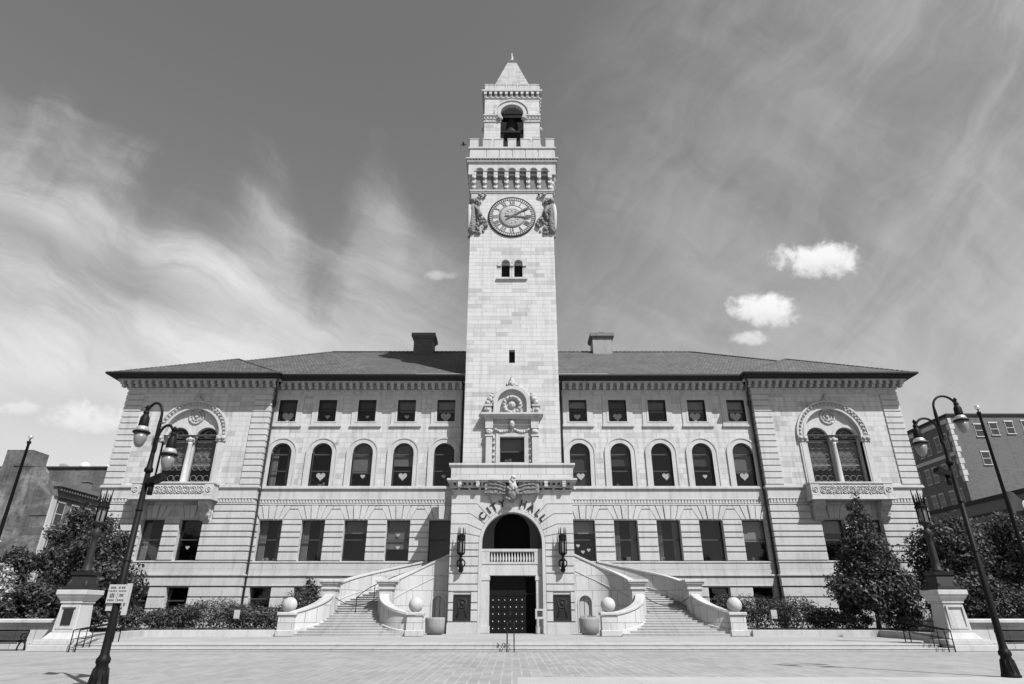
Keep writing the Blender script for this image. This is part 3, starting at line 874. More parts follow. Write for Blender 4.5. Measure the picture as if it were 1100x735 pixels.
# belfry stage
b = MB()
BH = 3.1
for k in range(4):
    b.xf = side(k)
    hol = [arch(0, 1.3, 46.2, 53.35, 18)] if k != 2 else []
    b.plate(rect(-BH + (.5 if k % 2 else 0), BH - (.5 if k % 2 else 0), 46.1, 56.0), hol, -BH, -BH + .5)
b.xf = None
belf = b.build('belfry', 'tower', tower)
b = MB()
for k in range(4):
    b.xf = side(k)
    if k != 2:
        b.plate(arch(0, 1.62, 53.1, 53.35, 22), [arch(0, 1.29, 53.1, 53.35, 22)], -BH - .07, -BH + .01)
        b.plate(arch(0, 1.98, 53.1, 53.35, 22), [arch(0, 1.8, 53.1, 53.35, 22)], -BH - .15, -BH + .01)
        b.plate(arch(0, 1.81, 53.1, 53.35, 22), [arch(0, 1.61, 53.1, 53.35, 22)], -BH - .03, -BH + .01)
    for x0, x1 in ((-3.2, -1.2), (1.2, 3.2)):
        q = .13 if k % 2 else 0; b.box(max(x0, -3.2 + q), min(x1, 3.2 - q), -BH - .1, -BH + .02, 52.05, 52.15); b.box(max(x0, -3.2 + q), min(x1, 3.2 - q), -BH - .14, -BH + .02, 52.95, 53.1)
    e = .32 if k % 2 else 0
    b.box(-3.2 + e, 3.2 - e, -3.2, -2.9, 55.55, 55.68)
    u = -3.2
    while u < 3.1:
        if not e or abs(u + .15) < 2.9: b.box(u, u + .3, -BH - .3, -BH + .02, 55.98, 56.4); b.box(u + .03, u + .27, -BH - .17, -BH + .02, 55.7, 55.98)
        u += .6
    e2 = .57 if k % 2 else 0
    b.box(-3.45 + e2, 3.45 - e2, -3.45, -2.9, 56.4, 56.62)
    e2 = .42 if k % 2 else 0
    b.box(-3.25 + e2, 3.25 - e2, -3.25, -2.85, 56.62, 56.85)
    for i in range(5):
        u = (i - 2) * 1.29
        x0, x1 = u - .52, u + .52
        if k % 2: x0, x1 = max(x0, -2.85), min(x1, 2.85)
        b.box(x0, x1, -3.2, -2.9, 56.85, 57.55); b.box(x0 - (0 if k % 2 else .04), x1 + (0 if k % 2 else .04), -3.24, -2.86, 57.55, 57.66)
b.xf = None
b.box(-2.8, 2.8, TC - 2.8, TC + 2.8, 56.3, 56.7)
b.build('belfry_cornice', 'trim', belf)
b = MB()
for k in range(4):
    b.xf = side(k)
    for x0, x1 in ((-3.14, -1.22), (1.22, 3.14)):
        b.box(max(x0, -3.14 + .06 * (k % 2)), min(x1, 3.14 - .06 * (k % 2)), -BH - .05, -BH + .01, 52.17, 52.93)
        for i in range(5): b.ring((x0 + .2 + .38 * i, -BH - .07, 52.55), .16, .055, 12, 5)
    for x in (-1.35, 1.35): b.ball((x, -BH - .1, 52.55), .33, 10)
b.xf = None
b.build('carved_band', 'carved', belf)
b = MB(); b.frustum(0, TC, 56.7, 64.2, 2.62, .5)
b.build('spire', 'spire', tower)
b = MB(); b.frustum(0, TC, 64.2, 64.35, .55, .72); b.frustum(0, TC, 64.35, 64.6, .72, .45)
b.lathe((0, TC, 64.6), [(.35, 0), (.4, .2), (.18, .45), (.12, .8), (.2, .95), (.07, 1.1), (.04, 1.7)], 10)
b.build('finial', 'trim', tower)
# clock
CZ = 38.5
b = MB(); FX = Matrix.Rotation(R(90), 4, 'X')
b.lathe((0, YT, CZ), [(2.42, -.02), (2.42, .1), (2.3, .14), (2.3, .10)], 64, False, FX)
clock = b.build('clock', 'bronze', tower)
b = MB(); b.lathe((0, YT, CZ), [(2.28, -.02), (2.28, .11)], 64, False, FX)
dial = b.build('dial', 'dial', tower)
b = MB(); b.lathe((0, YT, CZ), [(1.3, .0), (1.3, .125), (1.0, .16)], 48, True, FX)
for r in (.5, .9): b.ring((0, YT - .15, CZ), r, .04, 32, 5)
for i in range(12):
    a = 2 * PI * i / 12; b.ball((.72 * math.cos(a), YT - .14, CZ + .72 * math.sin(a)), .1, 6)
b.build('dial_centre', 'dialgrey', tower)
b = MB()
for i in range(60):
    a = 2 * PI * i / 60
    c, s_ = math.cos(a), math.sin(a)
    b.xf = Matrix.Translation((0, YT - .12, CZ)) @ Matrix.Rotation(-a, 4, 'Y')
    b.box(-.05, .05, -.02, .02, 2.03, 2.27)
NUM = {12: 'XII', 1: 'I', 2: 'II', 3: 'III', 4: 'IIII', 5: 'V', 6: 'VI', 7: 'VII', 8: 'VIII', 9: 'IX', 10: 'X', 11: 'XI'}
for h, tx in NUM.items():
    b.xf = Matrix.Translation((0, YT - .12, CZ)) @ Matrix.Rotation(h * PI / 6, 4, 'Y')
    ws = {'I': .14, 'V': .32, 'X': .32}
    tot = sum(ws[c] for c in tx); x = -tot / 2
    for c in tx:
        w_ = ws[c]
        def bar(xa, xb, t=.04):
            b._add([(xa - t, -.02, 1.42), (xa + t, -.02, 1.42), (xb + t, -.02, 1.95), (xb - t, -.02, 1.95)], [(0, 1, 2, 3)])
        if c == 'I': bar(x + w_ / 2, x + w_ / 2)
        elif c == 'V': bar(x + w_ / 2, x + .06); bar(x + w_ / 2, x + w_ - .06, .03)
        else: bar(x + .06, x + w_ - .06, .03); bar(x + w_ - .06, x + .06)
        x += w_
b.xf = None
b.ring((0, YT - .12, CZ), 2.0, .025, 60, 4); b.ring((0, YT - .13, CZ), 1.34, .035, 48, 4)
b.build('numerals', 'numeral', tower)
for ang, L, wd in ((58, 2.1, .065), (95, 1.95, .08)):
    b = MB(); b.xf = Matrix.Translation((0, YT - .22 - (.03 if ang < 60 else 0), CZ)) @ Matrix.Rotation(R(ang), 4, 'Y')
    b.plate([(-.05, -.7), (.05, -.7), (.07, 0), (wd, L * .55), (wd * 1.2, L * .8), (0, L), (-wd * 1.2, L * .8), (-wd, L * .55), (-.07, 0)], [], -.02, .02)
    b.xf = None
    b.build('clock_hand', 'numeral', tower)
# twin window, slit, sill
b = MB()
for x in (-.62, .62):
    b.plate(arch(x, .66, 32.95, 33.0, 16), [arch(x, .42, 32.96, 33.0, 16)], YT - .1, YT + .3)
b.box(-1.4, -1.03, YT - .13, YT + .0, 32.72, 32.95); b.box(1.03, 1.4, YT - .13, YT + .0, 32.72, 32.95); b.box(-.2, .2, YT - .13, YT + .3, 32.72, 32.95)
b.box(-1.5, 1.5, YT - .2, YT + .1, 31.22, 31.42)
b.lathe((0, YT + .1, 31.42), [(.15, 0), (.12, .2), (.12, 1.2), (.17, 1.3)], 10)
tw = b.build('window', 'trim', tower)
b = MB(); b.box(-2.5, 2.5, YT + .62, YT + .7, 22, 34); b.box(-1.6, 1.6, YT + 1.9, YT + 2, 12.8, 16.4); b.box(-1.6, -1.5, YT + .6, YT + 2, 12.8, 16.4); b.box(1.5, 1.6, YT + .6, YT + 2, 12.8, 16.4); b.box(-1.6, 1.6, YT + .6, YT + 2, 16.4, 16.5)
for x in (-.62, .62): b.box(x - .42, x + .42, YT + .4, YT + .45, 32.2, 32.3)
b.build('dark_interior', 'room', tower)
# corner figures beneath the corbels
for s in (-1, 1):
    b = MB(s)
    c = (TH - .15, YT - .05)
    b.lathe((c[0], c[1], 36.4), [(.2, 0), (.42, .3), (.5, 1.2), (.42, 2.2), (.5, 2.9), (.34, 3.5), (.2, 3.7)], 12, True, Matrix.Diagonal((.9, .8, 1, 1)))
    b.ball((c[0] - .02, c[1] - .1, 40.4), .34, 10); b.ball((c[0] - .05, c[1] - .42, 40.3), .12, 6)
    b.tube([(c[0] - .3, c[1] - .2, 39.6), (c[0] - .7, c[1] - .35, 39.0), (c[0] - .6, c[1] - .3, 38.2)], [.2, .16, .1], 7)
    b.tube([(c[0] + .2, c[1] + .2, 39.6), (c[0] + .25, c[1] + .6, 39.0), (c[0] + .15, c[1] + .6, 38.2)], [.2, .16, .1], 7)
    rr = random.Random(5)
    for i in range(75):
        z = 36.5 + rr.random() * 4.7
        b.ball((c[0] - .35 - rr.random() * (.75 + .45 * math.sin((z - 36.5) * 1.5)), YT - .05 - .22 * rr.random(), z), .06 + .13 * rr.random(), 7, (1, .8, 1.3))
    for i in range(40):
        b.ball((TH + .05 + .15 * rr.random(), c[1] + .3 + rr.random() * 1.0, 36.6 + rr.random() * 4.5), .07 + .13 * rr.random(), 7)
    fg = b.build('carved_figure', 'carved_dark', tower)
    b = MB(s); b.lathe((TH + .12, YT - .1, 36.6), [(.05, 0), (.2, .5), (.3, 1.4), (.34, 2.4), (.24, 3.1), (.08, 3.4)], 10, True, Matrix.Diagonal((.75, 1.3, 1, 1)))
    b.build('wing', 'trim', fg)
# aedicule round the tower window
b = MB()
b.plate(rect(-2.35, 2.35, 13.1, 17.2), [rect(-1.05, 1.05, 13.4, 15.62)], YT - .1, YT + .02)
b.plate(rect(-1.4, 1.4, 13.1, 15.95), [rect(-1.06, 1.06, 13.4, 15.62)], YT - .2, YT - .05)
for s in (-1, 1):
    b.box(s * 1.98 - .27, s * 1.98 + .27, YT - .42, YT, 12.9, 15.6)
    b.box(s * 1.98 - .34, s * 1.98 + .34, YT - .48, YT, 15.6, 15.75); b.box(s * 1.98 - .34, s * 1.98 + .34, YT - .48, YT, 16.3, 17.2)
b.box(-2.3, 2.3, YT - .32, YT, 16.62, 16.75)
b.box(-2.6, 2.6, YT - .75, YT, 17.3, 17.45); b.box(-2.72, 2.72, YT - .85, YT, 17.45, 17.62); b.box(-2.4, 2.4, YT - .55, YT, 17.15, 17.3)
b.plate(arch(0, 1.62, 17.62, 18.55, 26), [arch(0, 1.28, 17.7, 18.55, 26)], YT - .6, YT)
b.plate(arch(0, 1.3, 17.62, 18.55, 26), [], YT - .18, YT)
for s in (-1, 1): b.box(s * 2.1 - .38, s * 2.1 + .38, YT - .55, YT, 18.3, 18.45); b.box(s * 2.1 - .3, s * 2.1 + .3, YT - .45, YT, 17.62, 18.3)
b.box(-1.15, 1.15, YT - .12, YT + .5, 13.28, 13.4)
aed = b.build('window', 'trim', tower, bevel=.012)
b = MB()
b.ring((0, YT - .28, 18.45), .72, .2, 26, 8); b.ball((0, YT - .22, 18.45), .34, 12)
for i in range(14):
    a = 2 * PI * i / 14; b.ball((.72 * math.cos(a), YT - .45, 18.45 + .72 * math.sin(a)), .13, 7)
for s in (-1, 1):
    for z, r, dx in ((18.65, .28, 2.1), (18.95, .3, 1.95), (19.25, .22, 1.8), (19.5, .13, 1.72)): b.ball((s * dx, YT - .28, z), r, 9)
    b.ball((s * 1.55, YT - .3, 17.95), .25, 8); b.ball((s * 2.15, YT - .5, 17.95), .2, 8)
    b.ball((s * 1.98, YT - .4, 16.02), .3, 9, (1.1, .5, .9))
    for i in range(5): b.ball((s * 1.58, YT - .18, 13.5 + i * .5), .13, 7)
    for i in range(7):
        t_ = i / 6; b.ball((s * (.25 + 1.2 * t_), YT - .2, 16.25 - .22 * math.sin(PI * t_)), .14, 7)
b.ball((0, YT - .35, 16.7), .26, 9, (1, 1, 1.6))
for z, r in ((20.35, .42), (20.65, .3), (20.95, .18), (21.15, .09)): b.ball((0, YT - .3, z), r, 9)
b.ball((-.35, YT - .3, 20.3), .22, 8); b.ball((.35, YT - .3, 20.3), .22, 8)
b.build('carved_crest', 'carved', tower)
w = window(1, 0, 1.05, 13.4, 15.62, YT + .35, trans=14.4, look='half')

# ---- porch with the great arch
ZS = 6.72
b = MB()
b.plate(rect(-4.75, 4.75, ZB, 10.72), [arch(0, 2.37, ZB + .001, ZS, 32)], YF, YF + .8)
for s in (-1, 1):
    # side walls of the porch with the doorway the stair climbs to
    x0, x1 = sorted((s * 4.15, s * 4.75))
    b.box(x0, x1, YF + .8, YW, ZB, 4.9); b.box(x0, x1, YF + .8, 52.45, 4.9, 10.72); b.box(x0, x1, 53.8, YW, 4.9, 10.72); b.box(x0, x1, 52.45, 53.8, 8.6, 10.72)
b.box(-4.15, 4.15, YF + .8, YW + .5, 10.3, 10.72)
porch = b.build('porch', 'rust', hall)
for s in (-1, 1):
    b = MB(s)
    for i, (z0, z1) in enumerate(((1.1, 1.9), (1.9, 2.42), (2.42, 3.2), (3.2, 3.72), (3.72, 4.5), (4.5, 5.02), (5.02, 5.72), (5.72, 6.2), (6.2, 6.72))):
        a = 2.62
        if z1 <= 3.21:
            b.box(a, 3.1, YF - .1, YF + .002, z0 + .045, z1 - .045); b.box(4.46, 4.82, YF - .1, YF + .002, z0 + .045, z1 - .045)
        else: b.box(a, 4.85, YF - .1, YF + .002, z0 + .045, z1 - .045)
        b.box(4.748, 4.85, YF + .003, 52.0, z0 + .045, z1 - .045) if z1 < 4.6 or z0 > 9 else b.box(4.748, 4.85, YF + .003, 51.1, z0 + .045, z1 - .045)
    zz = [6.72, 7.42, 8.16, 8.95, 9.72, 10.42, 10.72]; tt = [0, 11, 22, 34, 47, 61, 76]
    for i in range(5):
        g = .03
        def ringpt(t, r=2.62): return (r * math.cos(R(t)), ZS + r * math.sin(R(t)))
        def knee(i_, dz):
            t = R(tt[i_]); z = zz[i_] + dz
            return (min(4.85, (zz[i_] - ZS) / math.tan(t)) if tt[i_] else 3.4, z)
        k0, k1 = knee(i, g), knee(i + 1, -g)
        q = [ringpt(tt[i] + .7), k0, (4.85, k0[1]), (4.85, k1[1]), k1, ringpt(tt[i + 1] - .7), ringpt((tt[i] + tt[i + 1]) / 2)]
        b.plate(q, [], YF - .1, YF + .002)
        b.box(4.748, 4.85, YF + .003, 51.1, zz[i] + g, zz[i + 1] - g)
    b.plate([ringpt(62.2), (1.95, 10.7), (.8, 10.7), ringpt(75.5)], [], YF - .1, YF + .002)
    b.build('rusticated_course', 'rust', porch, bevel=.02)
b = MB()
b.box(-4.88, -2.62, YF - .13, YF, ZB, .95); b.box(2.62, 4.88, YF - .13, YF, ZB, .95)
b.box(-4.85, -2.62, YF - .1, YF, .95, 1.06); b.box(2.62, 4.85, YF - .1, YF, .95, 1.06)
b.plate(arch(0, 2.6, ZB, ZS, 32), [arch(0, 2.36, ZB + .001, ZS, 32)], YF - .1, YF + .3)
b.build('archivolt', 'trim', porch)
b = MB()
b.box(-4.85, 4.85, YF - .12, YF + .8, 10.72, 10.84)
b.box(-5.0, 5.0, YF - .25, YT, 10.98, 11.2)
for i in range(25):
    x = -4.92 + .4 * i
    if abs(x + .1) > 2.0: b.box(x, x + .2, YF - .42, YF, 11.2, 11.36)
b.box(-5.15, 5.15, YF - .6, YT, 11.36, 11.5); b.box(-5.25, 5.25, YF - .72, YT, 11.5, 11.66)
b.build('porch_cornice', 'trim', porch, bevel=.012)
b = MB()
for i in range(12):
    x = -4.7 + .85 * i
    if abs(x) > 2.0:
        b.ball((x, YF - .3, 11.1), .14, 7); b.ball((x + .4, YF - .16, 10.9), .12, 7)
for x in (-4.2, -2.75, 2.75, 4.2): b.box(x - .14, x + .14, YF - .68, YF - .1, 11.0, 11.5)
b.build('carved_band', 'carved', porch)
b = MB()
b.box(-5.0, 5.0, YF - .05, YF + .3, 11.68, 12.75); b.box(-5.0, -4.7, YF + .3, YT, 11.68, 12.75); b.box(4.7, 5.0, YF + .3, YT, 11.68, 12.75)
b.box(-5.12, 5.12, YF - .15, YF + .4, 12.75, 12.83); b.box(-5.18, 5.18, YF - .2, YF + .45, 12.83, 13.0)
b.box(-5.18, -4.7, YF + .45, YT, 12.75, 13.0); b.box(4.7, 5.18, YF + .45, YT, 12.75, 13.0)
b.build('porch_parapet', 'stair', porch, bevel=.015)
# loggia inside the arch
b = MB()
b.box(-2.7, 2.7, YF + .35, YF + 3.4, 4.36, 5.2)
b.box(-2.5, -1.75, YF + .3, YF + 1.0, ZB, 4.36); b.box(1.85, 2.5, YF + .3, YF + 1.0, ZB, 4.36)
b.box(-2.55, -1.7, YF + .25, YF + 1.0, 4.0, 4.3); b.box(1.8, 2.55, YF + .25, YF + 1.0, 4.0, 4.3)
b.box(-2.55, -1.7, YF + .22, YF + 1.0, ZB, .8); b.box(1.8, 2.55, YF + .22, YF + 1.0, ZB, .8)
b.build('loggia_beam', 'trim', porch, bevel=.012)
b = MB()
b.box(-2.37, 2.37, YF + .3, YF + .62, 6.12, 6.32); b.box(-2.37, 2.37, YF + .3, YF + .6, 5.2, 5.34)
b.box(-2.37, -1.75, YF + .32, YF + .6, 5.34, 6.12); b.box(1.75, 2.37, YF + .32, YF + .6, 5.34, 6.12)
for i in range(15):
    x = -1.6 + 3.2 * i / 14
    b.lathe((x, YF + .45, 5.34), [(.075, 0), (.06, .08), (.095, .25), (.05, .5), (.05, .62), (.075, .7), (.075, .78)], 8)
b.build('balustrade', 'trim', porch)
b = MB()
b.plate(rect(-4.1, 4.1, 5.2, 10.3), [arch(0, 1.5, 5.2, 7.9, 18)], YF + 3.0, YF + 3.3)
b.build('inner_wall', 'dark_and_shade', porch)
b = MB(); b.box(-1.9, 1.9, YF + 5.0, YF + 5.1, 5.2, 10); b.box(-1.9, -1.8, YF + 3.3, YF + 5, 5.2, 10); b.box(1.8, 1.9, YF + 3.3, YF + 5, 5.2, 10); b.box(-1.9, 1.9, YF + 3.3, YF + 5, 10, 10.1)
b.box(-1.75, 1.85, YF + 2.2, YF + 2.3, ZB, 4.36)
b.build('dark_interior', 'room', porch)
b = MB()
yd = YF + 1.05
b.box(-1.75, 1.0, yd, yd + .1, ZB, 4.36)
for i in range(6):
    for j in range(8): b.box(-1.7 + i * .45 + .03, -1.7 + (i + 1) * .45 - .03, yd - .03, yd, .36 + j * .5 + .03, .36 + (j + 1) * .5 - .03)
b.box(1.0, 1.08, yd - .02, yd + 1.2, ZB, 4.36); b.box(-1.75, 1.85, yd - .05, yd + .1, 3.0, 3.12)
door = b.build('entrance_door', 'iron', porch)
b = MB()
for i in range(6):
    for j in range(5): b.ball((-1.475 + i * .45, yd - .05, .61 + j * .5), .045, 8)
b.build('door_studs', 'steel', porch)
# bronze lettering round the arch
me_all = bmesh.new()
for ch, ang in (('C', 139), ('I', 126.5), ('T', 117.5), ('Y', 105), ('H', 73), ('A', 60), ('L', 48), ('L', 38)):
    a = R(ang)
    pl = Matrix.Translation((3.08 * math.cos(a), YF - .125, ZS + 3.08 * math.sin(a))) @ Matrix.Rotation(-(a - PI / 2), 4, 'Y') @ Matrix.Rotation(R(90), 4, 'X')
    me = text_mesh(ch, .78, .05, 'lettering', 'bronze', porch, pl, .014)
    me_all.from_mesh(me); bpy.data.meshes.remove(me)
me = bpy.data.meshes.new('lettering'); me.from_mesh if False else me_all.to_mesh(me); me_all.free()
me.transform(Matrix.Translation(-(hall.location))); me.materials.append(M['bronze'])
o = bpy.data.objects.new('lettering', me); COL.objects.link(o); o.parent = porch
# stone eagle on the keystone
b = MB()
b.lathe((0, YF - .45, 9.75), [(.1, 0), (.34, .25), (.5, .7), (.42, 1.1), (.3, 1.35)], 12)
for q in range(14): b.ball((rnd.uniform(-.45, .45), YF - .55 - rnd.random() * .25, rnd.uniform(9.9, 10.9)), rnd.uniform(.08, .17), 7)
for s in (-1, 1):
    b.mir = s
    for i in range(10):
        t_ = i / 9
        x0 = .25 + 1.72 * t_
        z1 = 11.62 - .75 * (1 - t_) ** 2.2; z0 = 10.5 - .1 * (1 - t_)
        yy = YF - .62 + .1 * t_ - .02 * (i % 2)
        b.plate([(x0, z0 + .05 * (i % 2)), (x0 + .21, z0), (x0 + .23, z1), (x0 - .03, z1 - .02)], [], yy, YF - .2)
    for z in (10.85, 11.15, 11.4): b.tube([(.5, YF - .65, z - .25), (1.2, YF - .64, z), (1.95, YF - .6, z + .04)], .04, 5)
b.mir = 1
eg = b.build('stone_eagle', 'carved_dark', porch)
b = MB(); b.lathe((.05, YF - .62, 10.75), [(.28, 0), (.34, .3), (.24, .7), (.16, .95)], 12); b.ball((.12, YF - .72, 11.72), .21, 10); b.ball((.2, YF - .92, 11.66), .09, 6, (.7, 1.6, .7))
for q in range(12): b.ball((.05 + rnd.uniform(-.3, .35), YF - .75 - rnd.random() * .2, rnd.uniform(10.7, 11.5)), rnd.uniform(.06, .12), 6)
b.build('eagle_head', 'trim', eg)

# ------------------------------------------------------------------ bell
bell = MB()
bell.lathe((0, TC - 1.2, 51.7), [(1.0, 0), (.95, .12), (.8, .5), (.72, 1.2), (.64, 1.9), (.45, 2.25), (.12, 2.4)], 24)
bl = thing('bell', (0, TC - 1.2, 50.0), 'dark bronze bell hanging in the arched belfry opening', 'bell')
bell.build('bell_body', 'bronze', bl)
b = MB(); b.box(-2.6, 2.6, TC - 1.4, TC - 1.0, 54.05, 54.35); b.tube([(0, TC - 1.2, 51.5), (0, TC - 1.2, 54.1)], .06, 6); b.box(-1.35, 1.35, TC - 2.75, TC - 2.55, 50.9, 51.2); b.build('bell_frame', 'iron', bl)

# ------------------------------------------------------------------ paper hearts taped in the windows
def heart(s, x, z, y, size, mat, label):
    pts = []
    for i in range(28):
        t = 2 * PI * i / 28
        pts.append((x + size / 34 * 16 * math.sin(t) ** 3, z + size / 34 * (13 * math.cos(t) - 5 * math.cos(2 * t) - 2 * math.cos(3 * t) - math.cos(4 * t))))
    b = MB(); 
    b.plate(pts, [], y, y + .004)
    o = recentre(b.build('paper_heart', mat))
    tag(o, label, 'paper heart', 'paper hearts taped inside the windows')
ORD = ['nearest', 'second', 'third', 'fourth', 'fifth']
def wh(i): return 'nearest the tower' if i == 0 else ORD[i] + ' from the tower' if i < 4 else 'farthest from the tower'
hs = []
sq = {-1: {0: (1.0, 'paper2'), 1: (.45, 'paper2'), 2: (.35, 'paper2'), 3: (.42, 'paper2'), 4: (1.1, 'paper2')},
      1: {0: (.65, 'paper2'), 1: (.85, 'paper2'), 3: (1.05, 'paper2'), 4: (1.05, 'paper2')}}
for s in (-1, 1):
    sd = 'left' if s < 0 else 'right'
    for i, (sz, mt) in sq[s].items():
        heart(s, s * WX[i] + rnd.uniform(-.08, .08), 18.15, YW + .318, sz, mt, '%s grey paper heart in the %s square window %s' % ('large' if sz > .6 else 'small', sd, wh(i)))
ar = {-1: {0: (.4, 'paper2', 0), 1: (.8, 'paper', 0), 2: (.45, 'paper', .1), 3: (.85, 'paper', 0)}, 1: {0: (.75, 'paper', .05), 2: (.75, 'paper', .35), 3: (.42, 'paper', .15), 4: (.8, 'paper', .0)}}
for s in (-1, 1):
    sd = 'left' if s < 0 else 'right'
    for i, (sz, mt, dx) in ar[s].items():
        heart(s, s * WX[i] + dx, 12.72, YW + .36, sz, mt, '%s paper heart low in the %s arched window %s' % ('large white' if sz > .6 else 'small', sd, wh(i)))
gr = [(-1, 1, 0, 6.75, .36, 'paper', 'small white heart in the lower sash of the ground window left of the porch shadow'),
      (-1, 1, -.05, 7.75, .34, 'paper2', 'small grey heart in the upper sash of the ground window left of the porch shadow'),
      (1, 0, -.45, 6.9, .34, 'paper', 'upper left of three small hearts in the ground floor window right of the porch'),
      (1, 0, -.05, 6.4, .34, 'paper', 'lowest of three small hearts in the ground floor window right of the porch'),
      (1, 0, .45, 6.55, .34, 'paper', 'rightmost of three small hearts in the ground floor window right of the porch')]
for s, i, dx, z, sz, mt, lb in gr: heart(s, s * WX[i] + dx, z, YW + .44, sz, mt, lb)
heart(-1, -PC + 1.45, 6.7, YP + .47, .36, 'paper', 'small white paper heart in the left pavilion window below the balcony')

# ------------------------------------------------------------------ curved staircases
def ell(cx, cy, rx, ry, t): return (cx + rx * math.cos(t), cy + ry * math.sin(t))
def staircase(s):
    sd = 'left' if s < 0 else 'right'
    root = thing('curved_staircase', (s * 10, 47, TZ), 'curved granite staircase with ball topped walls on the %s side of the porch' % sd, 'staircase', 'pair of curved staircases')
    Z1 = 1.72; ZT = 5.2
    CX, CY = 4.9, 48.3
    # lower flight
    b = MB(s)
    NL = 9; rise = (Z1 - TZ) / NL
    def li(y):  # inner edge of the flight at y
        t = max(0.0, min(1.0, (CY - y) / 3.1)); return 6.6 + 2.75 * math.sqrt(max(0, 1 - t * t))
    def lo(y):
        t = max(0.0, min(1.0, (CY - y) / 3.1)); return 15.6 - 2.45 * math.sqrt(max(0, 1 - t * t))
    for k in range(NL):
        y0 = 44.9 + k * .375; z1 = TZ + rise * (k + 1)
        a, c = li(max(y0, 45.3)), lo(max(y0, 45.3))
        n = 10; bow = .22 * (1 - k / NL)
        front = [(a + (c - a) * i / n, y0 - bow * math.sin(PI * i / n)) for i in range(n + 1)]
        poly = front + [(lo(48.4), 48.6), (li(48.4), 48.6)]
        b.prism(poly, z1 - .045, z1)
        poly2 = [(x, y + .022) for x, y in front] + [(lo(48.4), 48.6), (li(48.4), 48.6)]
        b.prism(poly2, TZ - .02 if k == 0 else TZ + rise * k - .001, z1 - .046)
    b.box(9.3, 13.2, 48.5, 49.0, TZ, Z1)
    b.build('lower_flight', 'step', root, bevel=.015)
    # upper flight: wedge steps turning a quarter of an ellipse up to the porch side
    NU = 21; ru = (ZT - Z1) / NU
    b = MB(s)
    def inn(q): return ell(6.5, 48.2, 2.75, 4.0, PI / 2 * q / .8) if q < .8 else (6.5 - 1.6 * (q - .8) / .2, 52.2)
    def outr(q): return ell(6.5, 48.2, 6.75, 5.5, PI / 2 * q / .8) if q < .8 else (6.5 - 1.6 * (q - .8) / .2, 53.7)
    for k in range(NU):
        q0, q1 = k / NU, (k + 1) / NU
        poly = [outr(q0), outr((q0 + q1) / 2), outr(q1), inn(q1), inn((q0 + q1) / 2), inn(q0)]
        b.prism(poly, Z1 + ru * (k + 1) - .05, Z1 + ru * (k + 1))
        q0 = q0 + .1 / NU
        poly = [outr(q0), outr((q0 + q1) / 2), outr(q1), inn(q1), inn((q0 + q1) / 2), inn(q0)]
        b.prism(poly, TZ, Z1 + ru * (k + 1) - .051)
    b.box(4.3, 5.0, 52.45, 53.8, ZT - .3, ZT + .0)
    b.build('upper_flight', 'step', root, bevel=.012)
    # inner parapet: straight piece with a niche, then curving forward to the pier
    n = 22
    ztop = lambda q: 3.35 + (5.95 - 3.35) * q
    path = [ell(6.5, 48.2, 2.75, 4.0, (PI / 2) * i / n) for i in range(n + 1)]
    b = MB(s)
    zt = [ztop(.72 * i / n) for i in range(n + 1)]
    b.sweepwall(path, .42, [TZ] * len(path), zt)
    yk = 52.2
    b.plate([(4.83, TZ), (6.5, TZ), (6.5, ztop(.72)), (4.83, ztop(1.0))], [arch(5.72, .48, TZ + .05, 2.45, 14)], yk - .21, yk + .21)
    b.box(5.1, 6.4, yk + .21, yk + .3, TZ, 3.2)
    b.build('inner_parapet', 'stair', root)
    b = MB(s)
    full = path + [(6.0, 52.2), (4.85, 52.2)]
    zf = zt + [ztop(.8), ztop(1.0)]
    b.sweepwall(full, .58, [z for z in zf], [z + .17 for z in zf])
    zs_ = [z - 1.15 for z in zf]
    b.sweepwall(full, .5, zs_, [z + .07 for z in zs_])
    b.plate(arch(5.72, .62, TZ + .05, 2.45, 14), [arch(5.72, .49, TZ + .06, 2.45, 14)], yk - .26, yk - .2)
    b.build('coping', 'trim', root, bevel=.03)
    # outer parapet
    pth = [ell(6.5, 48.2, 6.75, 5.5, R(86) * i / 30) for i in range(1, 31)]
    b = MB(s); zt = [3.35 + (5.5 - 3.35) * (i / 29) ** .95 for i in range(30)]
    b.sweepwall(pth, .42, [TZ] * 30, zt); b.build('outer_parapet', 'stair', root)
    b = MB(s); b.sweepwall(pth, .58, zt, [z + .17 for z in zt])
    b.sweepwall(pth, .5, [z - 1.1 for z in zt], [z - 1.03 for z in zt]); b.build('coping', 'trim', root, bevel=.03)
    # piers
    for x in (9.1, 13.2):
        b = MB(s); b.box(x - .48, x + .48, 47.75, 48.75, TZ, 3.25)
        b.box(x - .55, x + .55, 47.68, 48.82, TZ, .75)
        b.box(x - .58, x + .58, 47.65, 48.85, 3.25, 3.4); b.box(x - .54, x + .54, 47.69, 48.81, 3.4, 3.6)
        b.box(x - .66, x + .66, 47.57, 48.93, 3.6, 3.74); b.box(x - .74, x + .74, 47.49, 49.01, 3.74, 3.92)
        b.build('pier', 'trim', root, bevel=.025)
    # lower walls sweeping out to the balls
    for inner in (True, False):
        if inner:
            p = [ell(6.55, 48.0, 2.62, 2.75, -(PI / 2) * i / 24) for i in range(25)]
            end = (6.5, 45.25)
        else:
            p = [ell(15.55, 48.0, -2.42, 2.75, -(PI / 2) * i / 24) for i in range(25)]
            end = (15.05, 45.25)
        zt = [1.52 + (2.85 - 1.52) * (1 - i / 24) ** 1.5 for i in range(25)]
        b = MB(s); b.sweepwall(p, .5, [TZ] * 25, zt)
        b.box(end[0] - .52, end[0] + .52, end[1] - .4, end[1] + .4, TZ, 1.53)
        b.build('swept_wall', 'stair', root)
